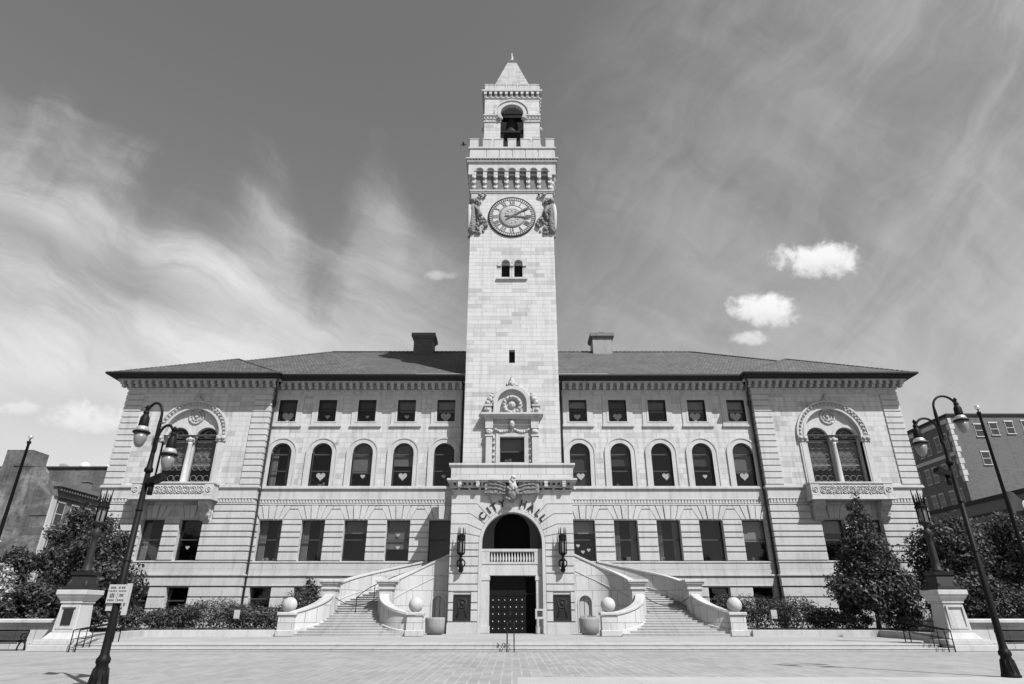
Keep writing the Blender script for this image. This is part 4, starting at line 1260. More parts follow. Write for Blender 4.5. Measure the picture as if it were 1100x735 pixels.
        b = MB(s); b.sweepwall(p, .68, zt, [z + .22 for z in zt]); b.box(end[0] - .62, end[0] + .62, end[1] - .5, end[1] + .5, 1.55, 1.76)
        b.sweepwall(p, .66, [TZ] * 25, [.62 + .9 * (1 - i / 24) ** 1.5 for i in range(25)]); b.box(end[0] - .6, end[0] + .6, end[1] - .48, end[1] + .48, TZ, .66)
        b.build('coping', 'trim', root, bevel=.04)
        b = MB(s); b.ball((end[0], end[1], 2.2), .49, 28); b.lathe((end[0], end[1], 1.75), [(.25, 0), (.2, .06)], 14)
        b.build('stone_ball', 'ball', root)
    # chain across the flight, and hand rail
    b = MB(s); pts = []
    for i in range(25):
        t = i / 24; pts.append((9.6 + 3.1 * t, 47.8, 2.72 - .52 * (1 - (2 * t - 1) ** 2)))
    b.tube(pts, .025, 5); b.build('chain', 'iron', root)
    if s < 0:
        b = MB(s)
        q = [tuple((a_ + b_) / 2 for a_, b_ in zip(inn(i / 14), outr(i / 14))) for i in range(0, 9)]
        hz = [Z1 + (ZT - Z1) * i / 14 + .95 for i in range(0, 9)]
        b.tube([(x, y, z) for (x, y), z in zip(q, hz)], .03, 6)
        for i in (0, 4, 8): b.tube([(q[i][0], q[i][1], hz[i] - 1.0), (q[i][0], q[i][1], hz[i])], .03, 6)
        b.build('hand_rail', 'iron', root)
for s in (-1, 1): staircase(s)

# ------------------------------------------------------------------ things by the door
for s in (-1, 1):
    sd = 'left' if s < 0 else 'right'
    # stone planter
    x, y = s * 5.55, 48.7
    t = thing('stone_planter', (x, y, TZ), 'round %s concrete planter beside the %s stair wall' % ('sunlit' if s < 0 else 'part shaded', sd), 'planter', 'planters beside the entrance')
    b = MB(); b.lathe((x, y, TZ), [(.5, 0), (.55, .08), (.68, .12), (.7, .6), (.72, 1.0), (.7, 1.12), (.62, 1.13), (.6, .95)], 28); b.build('tub', 'concrete', t)
    b = MB()
    for i in range(140 if s > 0 else 60):
        a = rnd.uniform(0, 2 * PI); r = .55 * math.sqrt(rnd.random())
        px, py = x + r * math.cos(a), y + r * math.sin(a); hh = rnd.uniform(.08, .3 if s > 0 else .14)
        b._add([(px - .04, py, 1.25), (px + .04, py, 1.25), (px + rnd.uniform(-.12, .12), py + rnd.uniform(-.1, .1), 1.3 + hh)], [(0, 1, 2)])
    b.lathe((x, y, 1.2), [(.6, 0), (.3, .05), (.02, .06)], 16)
    b.build('plants', 'leafp' if s > 0 else 'soil', t)
    # wall lantern
    x = s * 3.93; yl = YF - .62
    t = thing('wall_lantern', (x, YF - .1, 4.6), 'black iron spiked lantern bracketed to the %s of the entrance arch' % sd, 'wall lantern', 'iron lanterns flanking the arch')
    b = MB()
    b.tube([(x, YF - .1, 4.75), (x, YF - .35, 4.65), (x, YF - .6, 4.85), (x, yl, 5.3), (x, yl, 5.75)], [.12, .14, .13, .09, .1], 8)
    b.ball((x, YF - .15, 4.75), .2, 10); b.ring((x, YF - .3, 5.2), .3, .05, 18, 6); b.ball((x, yl, 5.45), .17, 10)
    b.lathe((x, yl, 5.7), [(.05, 0), (.28, .15), (.3, .25)], 8, False)
    b.build('bracket', 'iron', t)
    b = MB()
    for i in range(6):
        a = PI / 3 * i; px, py = x + .27 * math.cos(a), yl + .27 * math.sin(a)
        b.tube([(px, py, 5.9), (px, py, 7.05), (px, py, 7.4), (px, py, 7.85)], [.045, .045, .04, .012], 5)
    b.lathe((x, yl, 6.85), [(.3, 0), (.32, .12), (.26, .2), (.22, .42), (.1, .5)], 8, False)
    b.build('cage', 'iron', t)
    b = MB(); b.lathe((x, yl, 5.95), [(.18, 0), (.2, .45), (.18, .9)], 8, False); b.build('lantern_glass', 'globe', t)
    # bronze plaque
    b = MB(); x = s * 3.78
    b.box(x - .62, x + .62, YF - .07, YF + .0, 1.18, 2.95)
    b.plate(rect(x - .66, x + .66, 1.14, 2.99), [rect(x - .56, x + .56, 1.24, 2.89)], YF - .1, YF - .05)
    b.ring((x, YF - .07, 2.35), .3, .05, 24, 6); b.ball((x, YF - .07, 2.35), .16, 10, (1, .4, 1))
    for i in range(3): b.box(x - .42, x + .42, YF - .085, YF - .06, 1.45 + .16 * i, 1.52 + .16 * i)
    for xx in (-.35, .35): b.tube([(x + xx, YF - .08, 1.4), (x + xx * .6, YF - .08, 1.95), (x + xx, YF - .08, 2.6)], .05, 6)
    tag(recentre(b.build('bronze_plaque', 'bronze')), 'dark bronze relief plaque on the %s pier of the entrance arch' % sd, 'plaque', 'plaques on the arch piers')
# notice stand
t = thing('notice_stand', (2.05, 49.7, TZ), 'white framed notice stand on two legs right of the entrance door', 'notice stand')
b = MB(); b.plate(rect(1.72, 2.4, 1.28, 1.98), [rect(1.86, 2.26, 1.44, 1.84)], 49.66, 49.74); b.build('notice_frame', 'sign', t, bevel=.01)
b = MB(); b.box(1.85, 2.27, 49.69, 49.73, 1.43, 1.85); b.build('notice_sheet', 'ink', t)
b = MB(); 
for x in (1.83, 2.29): b.box(x - .035, x + .035, 49.68, 49.74, TZ, 1.28)
b.box(1.8, 2.32, 49.68, 49.73, .75, .8); b.box(1.75, 1.9, 49.5, 49.9, TZ, TZ + .04); b.box(2.22, 2.37, 49.5, 49.9, TZ, TZ + .04); b.build('stand_leg', 'legs', t)
# centre hand rail on the steps
def rail(name, label, pts, group=None, zf=None, mid=True):
    b = MB(); tops = []
    for (x, y, zb) in pts:
        b.tube([(x, y, zb), (x, y, zb + .95)], .028, 6); tops.append((x, y, zb + .95))
    b.tube(tops, .03, 6)
    if mid: b.tube([(p[0], p[1], p[2] - .45) for p in tops], .018, 6)
    o = recentre(b.build(name, 'iron')); tag(o, label, 'handrail', group)
t = thing('stair_handrail', (0, 33, 0), 'thin iron handrail in the middle of the terrace steps', 'handrail', 'iron handrails on the steps')
for x in (-.24, .1):
    b = MB()
    b.tube([(x, 32.6, 0), (x, 32.6, .93), (x, 33.6, 1.15), (x, 35.0, 1.25), (x, 35.0, TZ)], .028, 6)
    b.tube([(x, 33.4, .14), (x, 33.4, 1.1)], .025, 6); b.tube([(x, 34.2, TZ), (x, 34.2, 1.2)], .025, 6)
    b.tube([(x, 32.6, .5), (x, 33.6, .7), (x, 35.0, .8)], .018, 6)
    b.build('rail_side', 'iron', t)
b = MB(); b.tube([(-.24, 35, 1.2), (.1, 35, 1.2)], .02, 6); b.tube([(-.07, 35, 1.2), (-.07, 35, 1.9)], .02, 6); b.ball((-.07, 35, 1.92), .06, 8); b.build('rail_finial', 'iron', t)
for s in (-1, 1):
    sd = 'left' if s < 0 else 'right'
    t = thing('stair_handrail', (s * 20.9, 33, 0), 'thin iron handrail at the %s end of the terrace steps' % sd, 'handrail', 'iron handrails on the steps')
    for x in (20.75, 21.05):
        b = MB(s)
        b.tube([(x, 32.6, 0), (x, 32.6, .95), (x + .35, 36.6, 1.25), (x + .35, 36.6, TZ)], .028, 6)
        b.tube([(x + .1, 33.8, .14), (x + .1, 33.8, 1.03)], .02, 6); b.tube([(x, 32.6, .55), (x + .35, 36.6, .8)], .018, 6)
        b.build('rail_side', 'iron', t)

# ------------------------------------------------------------------ lantern columns on granite pedestals
for s in (-1, 1):
    sd = 'left' if s < 0 else 'right'
    cx, cy = 22.3, 34.3
    t = thing('lantern_column', (s * cx, cy, 0), 'iron lantern column on a tall granite pedestal at the %s end of the steps' % sd, 'lamp column', 'lantern columns on pedestals')
    b = MB(s)
    b.box(cx - 1.0, cx + 1.15, cy - 1.25, cy + 1.1, 0, .28); b.box(cx - 1.05, cx + 1.05, cy - 1.05, cy + 1.0, .28, .5)
    b.frustum(cx, cy, .5, .82, .85, .62)
    b.frustum(cx, cy, .82, 2.15, .58, .5)
    b.box(cx - .56, cx + .56, cy - .56, cy + .56, 2.15, 2.25); b.frustum(cx, cy, 2.25, 2.4, .56, .66)
    b.box(cx - .76, cx + .76, cy - .76, cy + .76, 2.55, 2.78); b.frustum(cx, cy, 2.4, 2.55, .66, .74)
    b.build('pedestal', 'trim', t, bevel=.02)
    b = MB(s)
    yf = cy - .6
    b.plate(rect(cx - .44, cx + .44, .98, 2.05), [rect(cx - .36, cx + .36, 1.06, 1.97)], yf - .0, yf + .08)
    b.build('panel_frame', 'trim', t)
    b = MB(s)
    if s < 0: b.box(cx - .24, cx + .24, yf + .0, yf + .07, 1.15, 1.9); b.build('plaque', 'bronze', t)
    b = MB(s)
    b.frustum(cx, cy, 2.78, 2.95, .6, .58); b.frustum(cx, cy, 2.95, 3.5, .52, .38); b.frustum(cx, cy, 3.5, 3.66, .46, .5)
    for i in range(4):
        a = PI / 2 * i + PI / 4; b.tube([(cx + .62 * math.cos(a), cy + .62 * math.sin(a), 2.78), (cx + .6 * math.cos(a), cy + .6 * math.sin(a), 3.1), (cx + .42 * math.cos(a), cy + .42 * math.sin(a), 3.4)], [.14, .12, .06], 7)
    b.lathe((cx, cy, 3.66), [(.3, 0), (.3, .1), (.2, .2), (.19, .5), (.15, 1.4), (.13, 1.7), (.2, 1.78), (.24, 1.95), (.2, 2.1), (.12, 2.18), (.1, 2.3), (.28, 2.45), (.32, 2.55)], 14)
    b.build('column', 'bronze', t)
    b = MB(s)
    for i in range(6):
        a = PI / 3 * i; px, py = cx + .27 * math.cos(a), cy + .27 * math.sin(a)
        b.tube([(px, py, 6.2), (px, py, 7.0), (px, py, 7.25), (px + .06 * math.cos(a), py + .06 * math.sin(a), 7.95)], [.04, .04, .045, .01], 5)
    for i in range(6):
        a = PI / 3 * (i + .5); px, py = cx + .2 * math.cos(a), cy + .2 * math.sin(a)
        b.tube([(px, py, 7.1), (px, py, 7.7)], [.04, .01], 5)
    b.lathe((cx, cy, 6.9), [(.3, 0), (.33, .1), (.28, .16), (.2, .35), (.05, .4)], 8, False)
    b.build('lantern_cage', 'iron', t)
    b = MB(s); b.lathe((cx, cy, 6.2), [(.17, 0), (.2, .4), (.19, .7)], 8, False); b.build('lantern_glass', 'globe', t)

# ------------------------------------------------------------------ street lamps
def street_lamp(x, y, k, dirv, label, speaker_dir):
    t = thing('street_lamp', (x, y, 0), label, 'street lamp', 'double arm street lamps')
    b = MB()
    b.lathe((x, y, 0), [(.25, 0), (.25, .06), (.225, .1), (.2, .2), (.165, .42), (.135, .54), (.165, .58), (.165, .66), (.135, .7), (.105, .76), (.098, 1.2), (.07, 6.1 * k)], 18)
    b.lathe((x, y, 6.1 * k), [(.08, 0), (.115, .02), (.115, .1), (.075, .16), (.06, .5 * k), (.05, .9 * k)], 14)
    for i in range(10):
        a = 2 * PI * i / 10; b.tube([(x + .212 * math.cos(a), y + .212 * math.sin(a), .1), (x + .158 * math.cos(a), y + .158 * math.sin(a), .46)], .02, 5)
    for z in (3.4, 4.9): b.lathe((x, y, z * k), [(.094, 0), (.094, .04)], 14)
    b.build('pole', 'iron', t)
    dx, dy = dirv
    for sg, ztop, zbase, reach in ((1, 8.45, 6.6, .84), (-1, 7.65, 6.7, .84)):
        p = [(x, y, zbase * k)]
        r_ = reach * .5
        zc = ztop * k - r_
        if sg < 0:
            p += [(x - dx * .05, y - dy * .05, (zbase + .15) * k)]
            w0 = .06
        else:
            p += [(x, y, zc - .25)]; w0 = 0.0
        for i in range(13):
            a = PI * .93 * i / 12
            q = w0 + (reach - w0) * (1 - math.cos(a)) / 2
            p.append((x + sg * dx * q, y + sg * dy * q, zc + r_ * math.sin(a)))
        b = MB(); b.tube(p, [.055] * 2 + [.038] * (len(p) - 2), 8)
        e = p[-1]; lx, ly, lz = e
        b.ball((lx, ly, lz + .05), .085, 8); b.lathe((lx, ly, lz + .08), [(.045, 0), (.045, .1), (.07, .12), (.02, .2)], 8)
        b.build('arm', 'iron', t)
        b = MB()
        b.lathe((lx, ly, lz - .36), [(.13, 0), (.13, .05), (.12, .26), (.09, .32), (.05, .4)], 14)
        b.lathe((lx, ly, lz - .57), [(.21, 0), (.235, .02), (.235, .05), (.2, .06)], 18)
        lh = b.build('lamp_head', 'iron', t)
        b = MB(); b.lathe((lx, ly, lz - .51), [(.2, 0), (.17, .1), (.12, .16)], 16); b.build('reflector', 'steel', lh)
        b = MB(); b.lathe((lx, ly, lz - .97), [(.02, 0), (.065, .01), (.12, .08), (.165, .22), (.185, .4)], 18); b.build('globe', 'globe', lh)
    # small floodlight on a bracket
    sx, sy = speaker_dir
    zc = 5.75 * k
    b = MB(); b.tube([(x, y, zc - .1), (x + sx * .25, y + sy * .25, zc)], .035, 6); b.lathe((x + sx * .22, y + sy * .22, zc - .32), [(.07, 0), (.07, .3)], 10)
    b.xf = Matrix.Translation((x + sx * .36, y + sy * .36, zc + .1)) @ Matrix.Rotation(math.atan2(sy, sx), 4, 'Z') @ Matrix.Rotation(R(-20), 4, 'Y')
    b.box(-.22, .22, -.12, .12, -.08, .08); b.xf = None
    b.build('floodlight', 'iron', t)
    return t
street_lamp(14.4, 20.1, 1.01, (1.0, .05), 'black double arm street lamp in front of the right bench', (-.97, -.1))
street_lamp(-10.12, 17.1, .865, (-.62, .1), 'black double arm street lamp with a white sign on its pole', (.9, -.2))
# sign on the left lamp
SX, SY, SZ = -10.09, 16.98, 2.15
t = thing('parking_sign', (SX, SY, SZ - .25), 'small white notice sign fixed to the left street lamp pole', 'sign')
b = MB(); b.box(SX - .26, SX + .26, SY, SY + .015, SZ - .22, SZ + .22); b.build('sign_plate', 'sign', t, bevel=.005)
b = MB()
for x0, x1, z0, z1 in ((-.2, -.06, .12, .17), (.0, .05, .12, .17), (.08, .18, .12, .17), (-.22, -.02, .05, .08), (.02, .22, .05, .08), (-.18, -.06, -.09, .01), (.06, .17, -.07, .0), (-.22, -.05, -.17, -.13), (.03, .2, -.17, -.13)):
    # short letter-like strokes
    n_ = max(2, int((x1 - x0) / .035))
    for q in range(n_):
        a = x0 + (x1 - x0) * q / n_; b.box(SX + a, SX + a + (x1 - x0) / n_ * .62, SY - .004, SY, SZ + z0, SZ + z1)
b.box(SX - .004, SX + .004, SY - .004, SY, SZ - .18, SZ + .03)
b.build('sign_lettering', 'ink', t)
b = MB(); b.box(SX - .25, SX - .07, SY + .05, SY + .06, SZ - .4, SZ - .235); b.box(SX + .17, SX + .31, SY + .05, SY + .06, SZ - .5, SZ + .25); b.build('sign_plate', 'sign', t)
b = MB(); b.box(SX - .2, SX + .2, SY + .02, SY + .12, SZ + .1, SZ + .14); b.box(SX - .2, SX + .2, SY + .02, SY + .12, SZ - .12, SZ - .08); b.build('sign_bracket', 'legs', t)

# ------------------------------------------------------------------ low walls and benches
for s in (-1, 1):
    sd = 'left' if s < 0 else 'right'
    t = thing('low_wall', (s * 33, 35.4, 0), 'low granite wall with a rounded coping behind the %s bench' % sd, 'wall')
    b = MB(s); b.box(23.2, 45, 35.2, 35.8, 0, 1.1); b.box(23.2, 45, 35.0, 35.9, 0, .3); b.build('wall_face', 'stair', t)
    b = MB(s); b.box(23.1, 45.1, 35.05, 35.95, 1.1, 1.2); b.box(23.05, 45.1, 34.98, 36.0, 1.2, 1.42); b.build('coping', 'trim', t, bevel=.05)
    x0, x1, y = 24.35, 26.4, 33.7
    t = thing('park_bench', (s * (x0 + x1) / 2, y, 0), 'black metal park bench in front of the low %s wall' % sd, 'bench', 'park benches')
    b = MB(s)
    for i in range(9): b.tube([(x0, y - .02 + .055 * i, .44), (x1, y - .02 + .055 * i, .44)], .024, 5)
    b.box(x0, x1, y, y + .46, .37, .41)
    for z in (.4, .34): b.tube([(x0, y - .06, z), (x1, y - .06, z)], .026, 5)
    b.build('seat', 'iron', t)
    b = MB(s)
    for i in range(9): 
        q = i / 8; b.box(x0, x1, y + .44 + .12 * q, y + .46 + .12 * q, .47 + .4 * q - .022, .47 + .4 * q + .022)
    b.tube([(x0, y + .57, .9), (x1, y + .57, .9)], .035, 6); b.tube([(x0, y + .44, .45), (x1, y + .44, .45)], .03, 6)
    b.build('backrest', 'iron', t)
    for x, e in ((x0, -1), (x1, 1)):
        b = MB(s)
        c = x + e * .17
        b.ring((c, y + .05, .62), .15, .032, 22, 6)
        b.tube([(x - e * .02, y + .05, .45), (c + e * .17, y + .05, .45)], .04, 6)
        b.tube([(c + .2 * math.cos(a), y + .05, .02 + .38 * math.sin(a)) for a in [PI * q / 14 for q in range(15)]], .035, 6)
        b.tube([(c, y + .05, .62), (x, y + .5, .62), (x, y + .57, .88)], .03, 6); b.tube([(x, y + .5, .0), (x, y + .5, .5)], .03, 6); b.tube([(x, y + .05, .45), (x, y + .05, .0)], .02, 6)
        b.build('bench_end', 'iron', t)

# ------------------------------------------------------------------ flagpoles
def flagpole(x, y, h, label):
    t = thing('flagpole', (x, y, 0), label, 'flagpole', 'flagpoles')
    b = MB(); b.lathe((x, y, 0), [(.2, 0), (.2, .3), (.13, .4), (.12, 3), (.075, h - .35), (.12, h - .33), (.12, h - .2), (.04, h - .15), (.04, h)], 12); b.build('pole', 'iron', t)
    b = MB(); b.ball((x, y, h + .1), .15, 14); b.build('finial_ball', 'gold', t)
flagpole(-30.45, 38, 11.8, 'dark flagpole with a pale ball standing against the old brick wall')
flagpole(28.45, 36, 13.1, 'dark flagpole with a pale ball carrying the black flag')
t = thing('flag', (28.6, 36, 6.3), 'black flag with a pale round emblem hanging from the right flagpole', 'flag')
b = MB(); nx, nz = 22, 16; vs = []; fs = []
for j in range(nz + 1):
    for i in range(nx + 1):
        u = i / nx; v = j / nz
        vs.append((28.52 + 1.5 * u, 36 - .12 * math.sin(u * 9 + v * 2) - .1 * u, 8.15 - 1.25 * v - .75 * u * (1 - .35 * v) + .06 * math.sin(u * 7)))
for j in range(nz):
    for i in range(nx): a = j * (nx + 1) + i; fs.append((a, a + 1, a + nx + 2, a + nx + 1))
b._add(vs, fs, True); b.build('cloth', 'flag', t)
b = MB(); b.ring((29.32, 35.72, 7.3), .24, .07, 22, 6, 'y', .3); b.ball((29.32, 35.74, 7.3), .14, 10, (1, .25, 1)); b.build('emblem', 'sign', t)

# ------------------------------------------------------------------ trees and shrubs
def leaves(b, c, rad, n, size, rg, up=.3, shell=.55):
    """small bent leaf faces scattered through an ellipsoid, thicker near its skin"""
    for i in range(n):
        d = Vector((rg.gauss(0, 1), rg.gauss(0, 1), rg.gauss(0, 1)))
        if d.length < 1e-3: continue
        d.normalize(); r = shell + (1 - shell) * rg.random() ** .6 if rg.random() < .8 else rg.random() * shell
        r *= 1 + .16 * rg.gauss(0, 1)
        p = Vector((c[0] + d.x * rad[0] * r, c[1] + d.y * rad[1] * r, c[2] + d.z * rad[2] * r))
        if p.z < .5: continue
        nrm = (d + Vector((rg.gauss(0, .7), rg.gauss(0, .7), rg.gauss(0, .7) + up))).normalized()
        t1 = nrm.cross(Vector((rg.random() - .5, rg.random() - .5, rg.random() - .5))).normalized(); t2 = nrm.cross(t1)
        L = size * .85 * (.4 + 1.1 * rg.random()); W = L * .55
        o = len(b.v)
        for q in (p - t1 * L, p - t2 * W + nrm * W * .2, p + t1 * L, p + t2 * W + nrm * W * .2): b.v.append((q.x, q.y, q.z))
        b.f.append((o, o + 1, o + 2, o + 3)); b.sm.append(False)
def tree(name, x, y, z0, trunk, clumps, n, size, leaf, label, cat='tree', group=None, seed=1, tr=.14, limbs=True):
    rg = random.Random(seed)
    t = thing(name, (x, y, z0), label, cat, group)
    b = MB(); top = clumps[0][0]
    b.tube([(x, y, z0), (x + .05, y, z0 + trunk * .5), (x + .1, y + .05, z0 + trunk), (top[0], top[1], top[2])], [tr * 1.3, tr, tr * .85, tr * .25], 8)
    if limbs:
        for c, r in clumps[1:]:
            m_ = Vector((x + .1, y, z0 + trunk * rg.uniform(.7, 1.3)))
            e = Vector(c); md = m_.lerp(e, .5) + Vector((0, 0, -.1 * (e - m_).length))
            b.tube([m_, md, e], [tr * .5, tr * .3, tr * .1], 6)
    b.build('trunk', 'bark', t)
    b = MB(); tv = sum(r[0] * r[1] + r[1] * r[2] + r[0] * r[2] for c, r in clumps)
    for c, r in clumps: leaves(b, c, r, int(n * 1.45 * (r[0] * r[1] + r[1] * r[2] + r[0] * r[2]) / tv), size, rg)
    b.build('crown', leaf, t, recalc=False)
def clumps_round(cx, cy, cz, rx, rz, k, seed, cone=False):
    rg = random.Random(seed); out = [((cx, cy, cz + rz * .5), (rx * .5, rx * .5, rz * .5))]
    for i in range(k):
        zt = rg.uniform(-1, 1)
        w = (1 - (zt + 1) / 2 * .85) if cone else math.sqrt(max(.1, 1 - zt * zt * .8))
        if cone and zt < -.75: w *= .7
        a = rg.uniform(0, 2 * PI); q = rg.uniform(.35, .8) * w
        r = rx * rg.uniform(.24, .4) * (.55 + .45 * w)
        out.append(((cx + rx * q * math.cos(a), cy + rx * q * math.sin(a), cz + rz * zt * .85), (r, r, r * rg.uniform(.7, 1.1))))
    return out
rg3 = random.Random(3); cone = [((25.5, 46.5, 9.2), (.5, .5, .75))]
for lv in range(11):
    z = 2.3 + lv * .66; rr3 = 3.25 * (1 - (z - 1.6) / 8.4) ** .85 * (.8 if lv == 0 else 1)
    for q in range(7 if lv < 7 else 4):
        a = q * 2 * PI / (7 if lv < 7 else 4) + lv * .5 + rg3.uniform(-.3, .3); w_ = rr3 * rg3.uniform(.5, .8)
        cone.append(((25.4 + w_ * math.cos(a), 46.5 + w_ * math.sin(a), z + rg3.uniform(-.25, .25)), (max(.3, rr3 * rg3.uniform(.34, .46)),) * 2 + (max(.3, rr3 * rg3.uniform(.26, .36)),)))
    cone.append(((25.4, 46.5, z), (rr3 * .5, rr3 * .5, .5)))
tree('broadleaf_tree', 25.2, 46.5, .6, 1.5, cone, 17000, .13, 'leaf', 'dense dark cone shaped tree in front of the right pavilion', seed=11)
tree('broadleaf_tree', 31.2, 46, .6, 1.6, clumps_round(31.0, 46, 4.6, 3.6, 3.2, 34, 5), 13000, .13, 'leaf', 'dark rounded tree behind the right lantern column', group='dark trees beyond the right low wall', seed=12)
tree('broadleaf_tree', 37.0, 47, .6, 1.6, clumps_round(36.8, 47, 5.0, 3.8, 3.6, 34, 6), 12000, .14, 'leaf', 'dark spreading tree behind the right bench at the edge of view', group='dark trees beyond the right low wall', seed=13)
tree('broadleaf_tree', -27.3, 43.5, .6, 1.5, clumps_round(-27.6, 43.5, 3.9, 3.0, 2.9, 34, 7), 13000, .13, 'leaf', 'dark leafy tree close behind the left lantern column', group='dark trees beyond the left low wall', seed=14)
tree('broadleaf_tree', -31.5, 46, .6, 1.5, clumps_round(-31.0, 46, 4.9, 2.6, 3.9, 30, 8), 12000, .13, 'leaf', 'taller dark tree between the left lantern column and the ornate brick house', group='dark trees beyond the left low wall', seed=15)
tree('blossom_shrub', -33.2, 41.5, .6, .7, clumps_round(-33.2, 41.5, 2.6, 2.1, 1.9, 22, 9), 7000, .12, 'leafp', 'pale leaved tall shrub behind the left low wall beside the dark trees', 'shrub', seed=16, tr=.07)
tree('blossom_shrub', -36.8, 43, .6, .7, clumps_round(-36.8, 43, 2.9, 2.0, 2.2, 20, 10), 6000, .12, 'leafp', 'leftmost pale leaved shrub behind the left low wall', 'shrub', seed=17, tr=.07)
tree('broadleaf_tree', -36.2, 47.5, .6, 1.2, clumps_round(-36.2, 47.5, 4.1, 1.7, 2.1, 16, 21), 6000, .12, 'leaf', 'small dark tree below the left flagpole at the picture edge', seed=18)
tree('broadleaf_tree', -29.6, 41, .6, .6, clumps_round(-29.6, 41, 2.0, 2.0, 1.3, 16, 22), 6000, .12, 'leaf', 'low dark bushy tree just above the left low wall coping', seed=19, tr=.08)
tree('broadleaf_tree', 29.2, 42, .6, .6, clumps_round(29.2, 42, 2.2, 2.6, 1.5, 20, 23), 7500, .12, 'leaf', 'low dark bushy tree just above the right low wall coping', seed=20, tr=.08)
tree('broadleaf_tree', 34.5, 42, .6, .6, clumps_round(34.5, 42, 2.3, 2.4, 1.5, 18, 24), 6500, .12, 'leaf', 'low dark bush behind the right bench wall under the spreading tree', seed=27, tr=.08)
def shrub(x, y, rx, rz, n, label, group, seed, zc=None, leaf='leaf2', size=.085, ry=None):
    rg = random.Random(seed); ry = ry or rx * .9
    t = thing('clipped_shrub', (x, y, .6), label, 'shrub', group)
    b = MB()
    for i in range(5): b.tube([(x, y, .55), (x + rg.uniform(-.5, .5) * rx, y + rg.uniform(-.5, .5) * ry, .6 + rz)], [.03, .012], 5)
    b.build('stem', 'bark', t)
    b = MB(); z0 = .6 + rz * .92 if zc is None else zc
    leaves(b, (x, y, z0), (rx, ry, rz), int(n * .9), size, rg, .4, .75)
    for i in range(9):
        a = rg.uniform(0, 2 * PI); u = rg.uniform(-.1, .8)
        leaves(b, (x + rx * .75 * math.cos(a), y + ry * .75 * math.sin(a), z0 + rz * .6 * u), (rx * .4, ry * .4, rz * .42), int(n * .05), size, rg, .4, .5)
    b.build('foliage', leaf, t, recalc=False)
G1 = 'clipped shrubs along the left wing'
for i, (px, y, rx, rz, lb) in enumerate([
    (-28.0, 49.6, .95, .8, 'small round clipped shrub leftmost below the left pavilion'), (-25.9, 49.6, 1.0, .74, 'small round clipped shrub below the left pavilion window'),
    (-24.2, 49.4, 1.2, .85, 'round clipped shrub beside the tall hedge mound on the left'), (-21.6, 49.0, 1.9, 1.1, 'largest hedge mound below the left rain pipe'),
    (-19.2, 48.8, 1.5, .9, 'dark low shrub mound under the leftmost basement window of the main wing')]):
    shrub(px, y, rx, rz, 3600 if rx > 1.1 else 2200, lb, G1, 40 + i)
shrub(-17.3, 48.6, 1.3, .8, 2600, 'low dark shrub behind the left staircase ball', G1, 47)
shrub(-15.6, 49.6, 1.35, 1.45, 4200, 'tall loose shrub beside the outer pier of the left staircase', G1, 48)
tree('leafy_sapling', -15.2, 50.2, .6, 2.2, [((-15.3, 50.2, 3.7), (.4, .4, .5)), ((-15.6, 50.1, 3.1), (.5, .5, .4)), ((-14.9, 50.3, 3.3), (.4, .4, .4))], 420, .12, 'leaf2', 'thin leggy sapling rising above the left staircase shrub', 'shrub', seed=31, tr=.03)
G2 = 'shrubs along the right wing'
for i, (px, y, rx, rz, lb) in enumerate([
    (15.9, 49.8, 1.2, 1.2, 'leafy shrub behind the outer pier of the right staircase'), (17.9, 49.2, 1.6, 1.2, 'broad dark shrub with a white card beside the right staircase ball'),
    (20.4, 49.0, 1.7, 1.15, 'broad dark shrub mound below the right wing rain pipe'), (22.6, 48.7, 1.2, .75, 'low dark shrub left of the cone shaped tree'), (24.2, 47.6, 1.1, .7, 'low dark shrub at the foot of the cone shaped tree'),
    (27.2, 47.2, 1.3, .8, 'low dark shrub right of the cone shaped tree')]):
    shrub(px, y, rx, rz, 3400 if rx > 1.1 else 2000, lb, G2, 60 + i, leaf='leaf')
b = MB(); rg = random.Random(77)
for i in range(5200): 
    x = rg.uniform(-29, -16.2); y = rg.uniform(45.3, 47.8); leaves(b, (x, y, .68), (.12, .12, .1), 2, .06, rg, .5, .2)
tag(b.build('ground_cover', 'leaf2', recalc=False), 'low green ground cover in the left planting bed', 'ground cover', None, 'stuff')
b = MB(); rg = random.Random(78)
for i in range(3000):
    x = rg.uniform(16.2, 27); y = rg.uniform(45.4, 47.8); leaves(b, (x, y, .68), (.12, .12, .1), 2, .06, rg, .5, .2)
tag(b.build('ground_cover', 'leaf', recalc=False), 'dark ground cover in the right planting bed', 'ground cover', None, 'stuff')
for s, x, lb in ((-1, -19.0, 'small white card sign in front of the left hedge'), (1, 18.1, 'small white card sign in front of the right shrubs')):
    t = thing('yard_sign', (x, 46.4, .6), lb, 'sign', 'white card signs in the beds')
    b = MB(); b.box(x - .2, x + .2, 46.4, 46.41, 1.35, 1.9); b.build('card', 'sign', t)
    b = MB(); b.tube([(x, 46.42, .6), (x, 46.42, 1.6)], .012, 5); b.build('stake', 'iron', t)
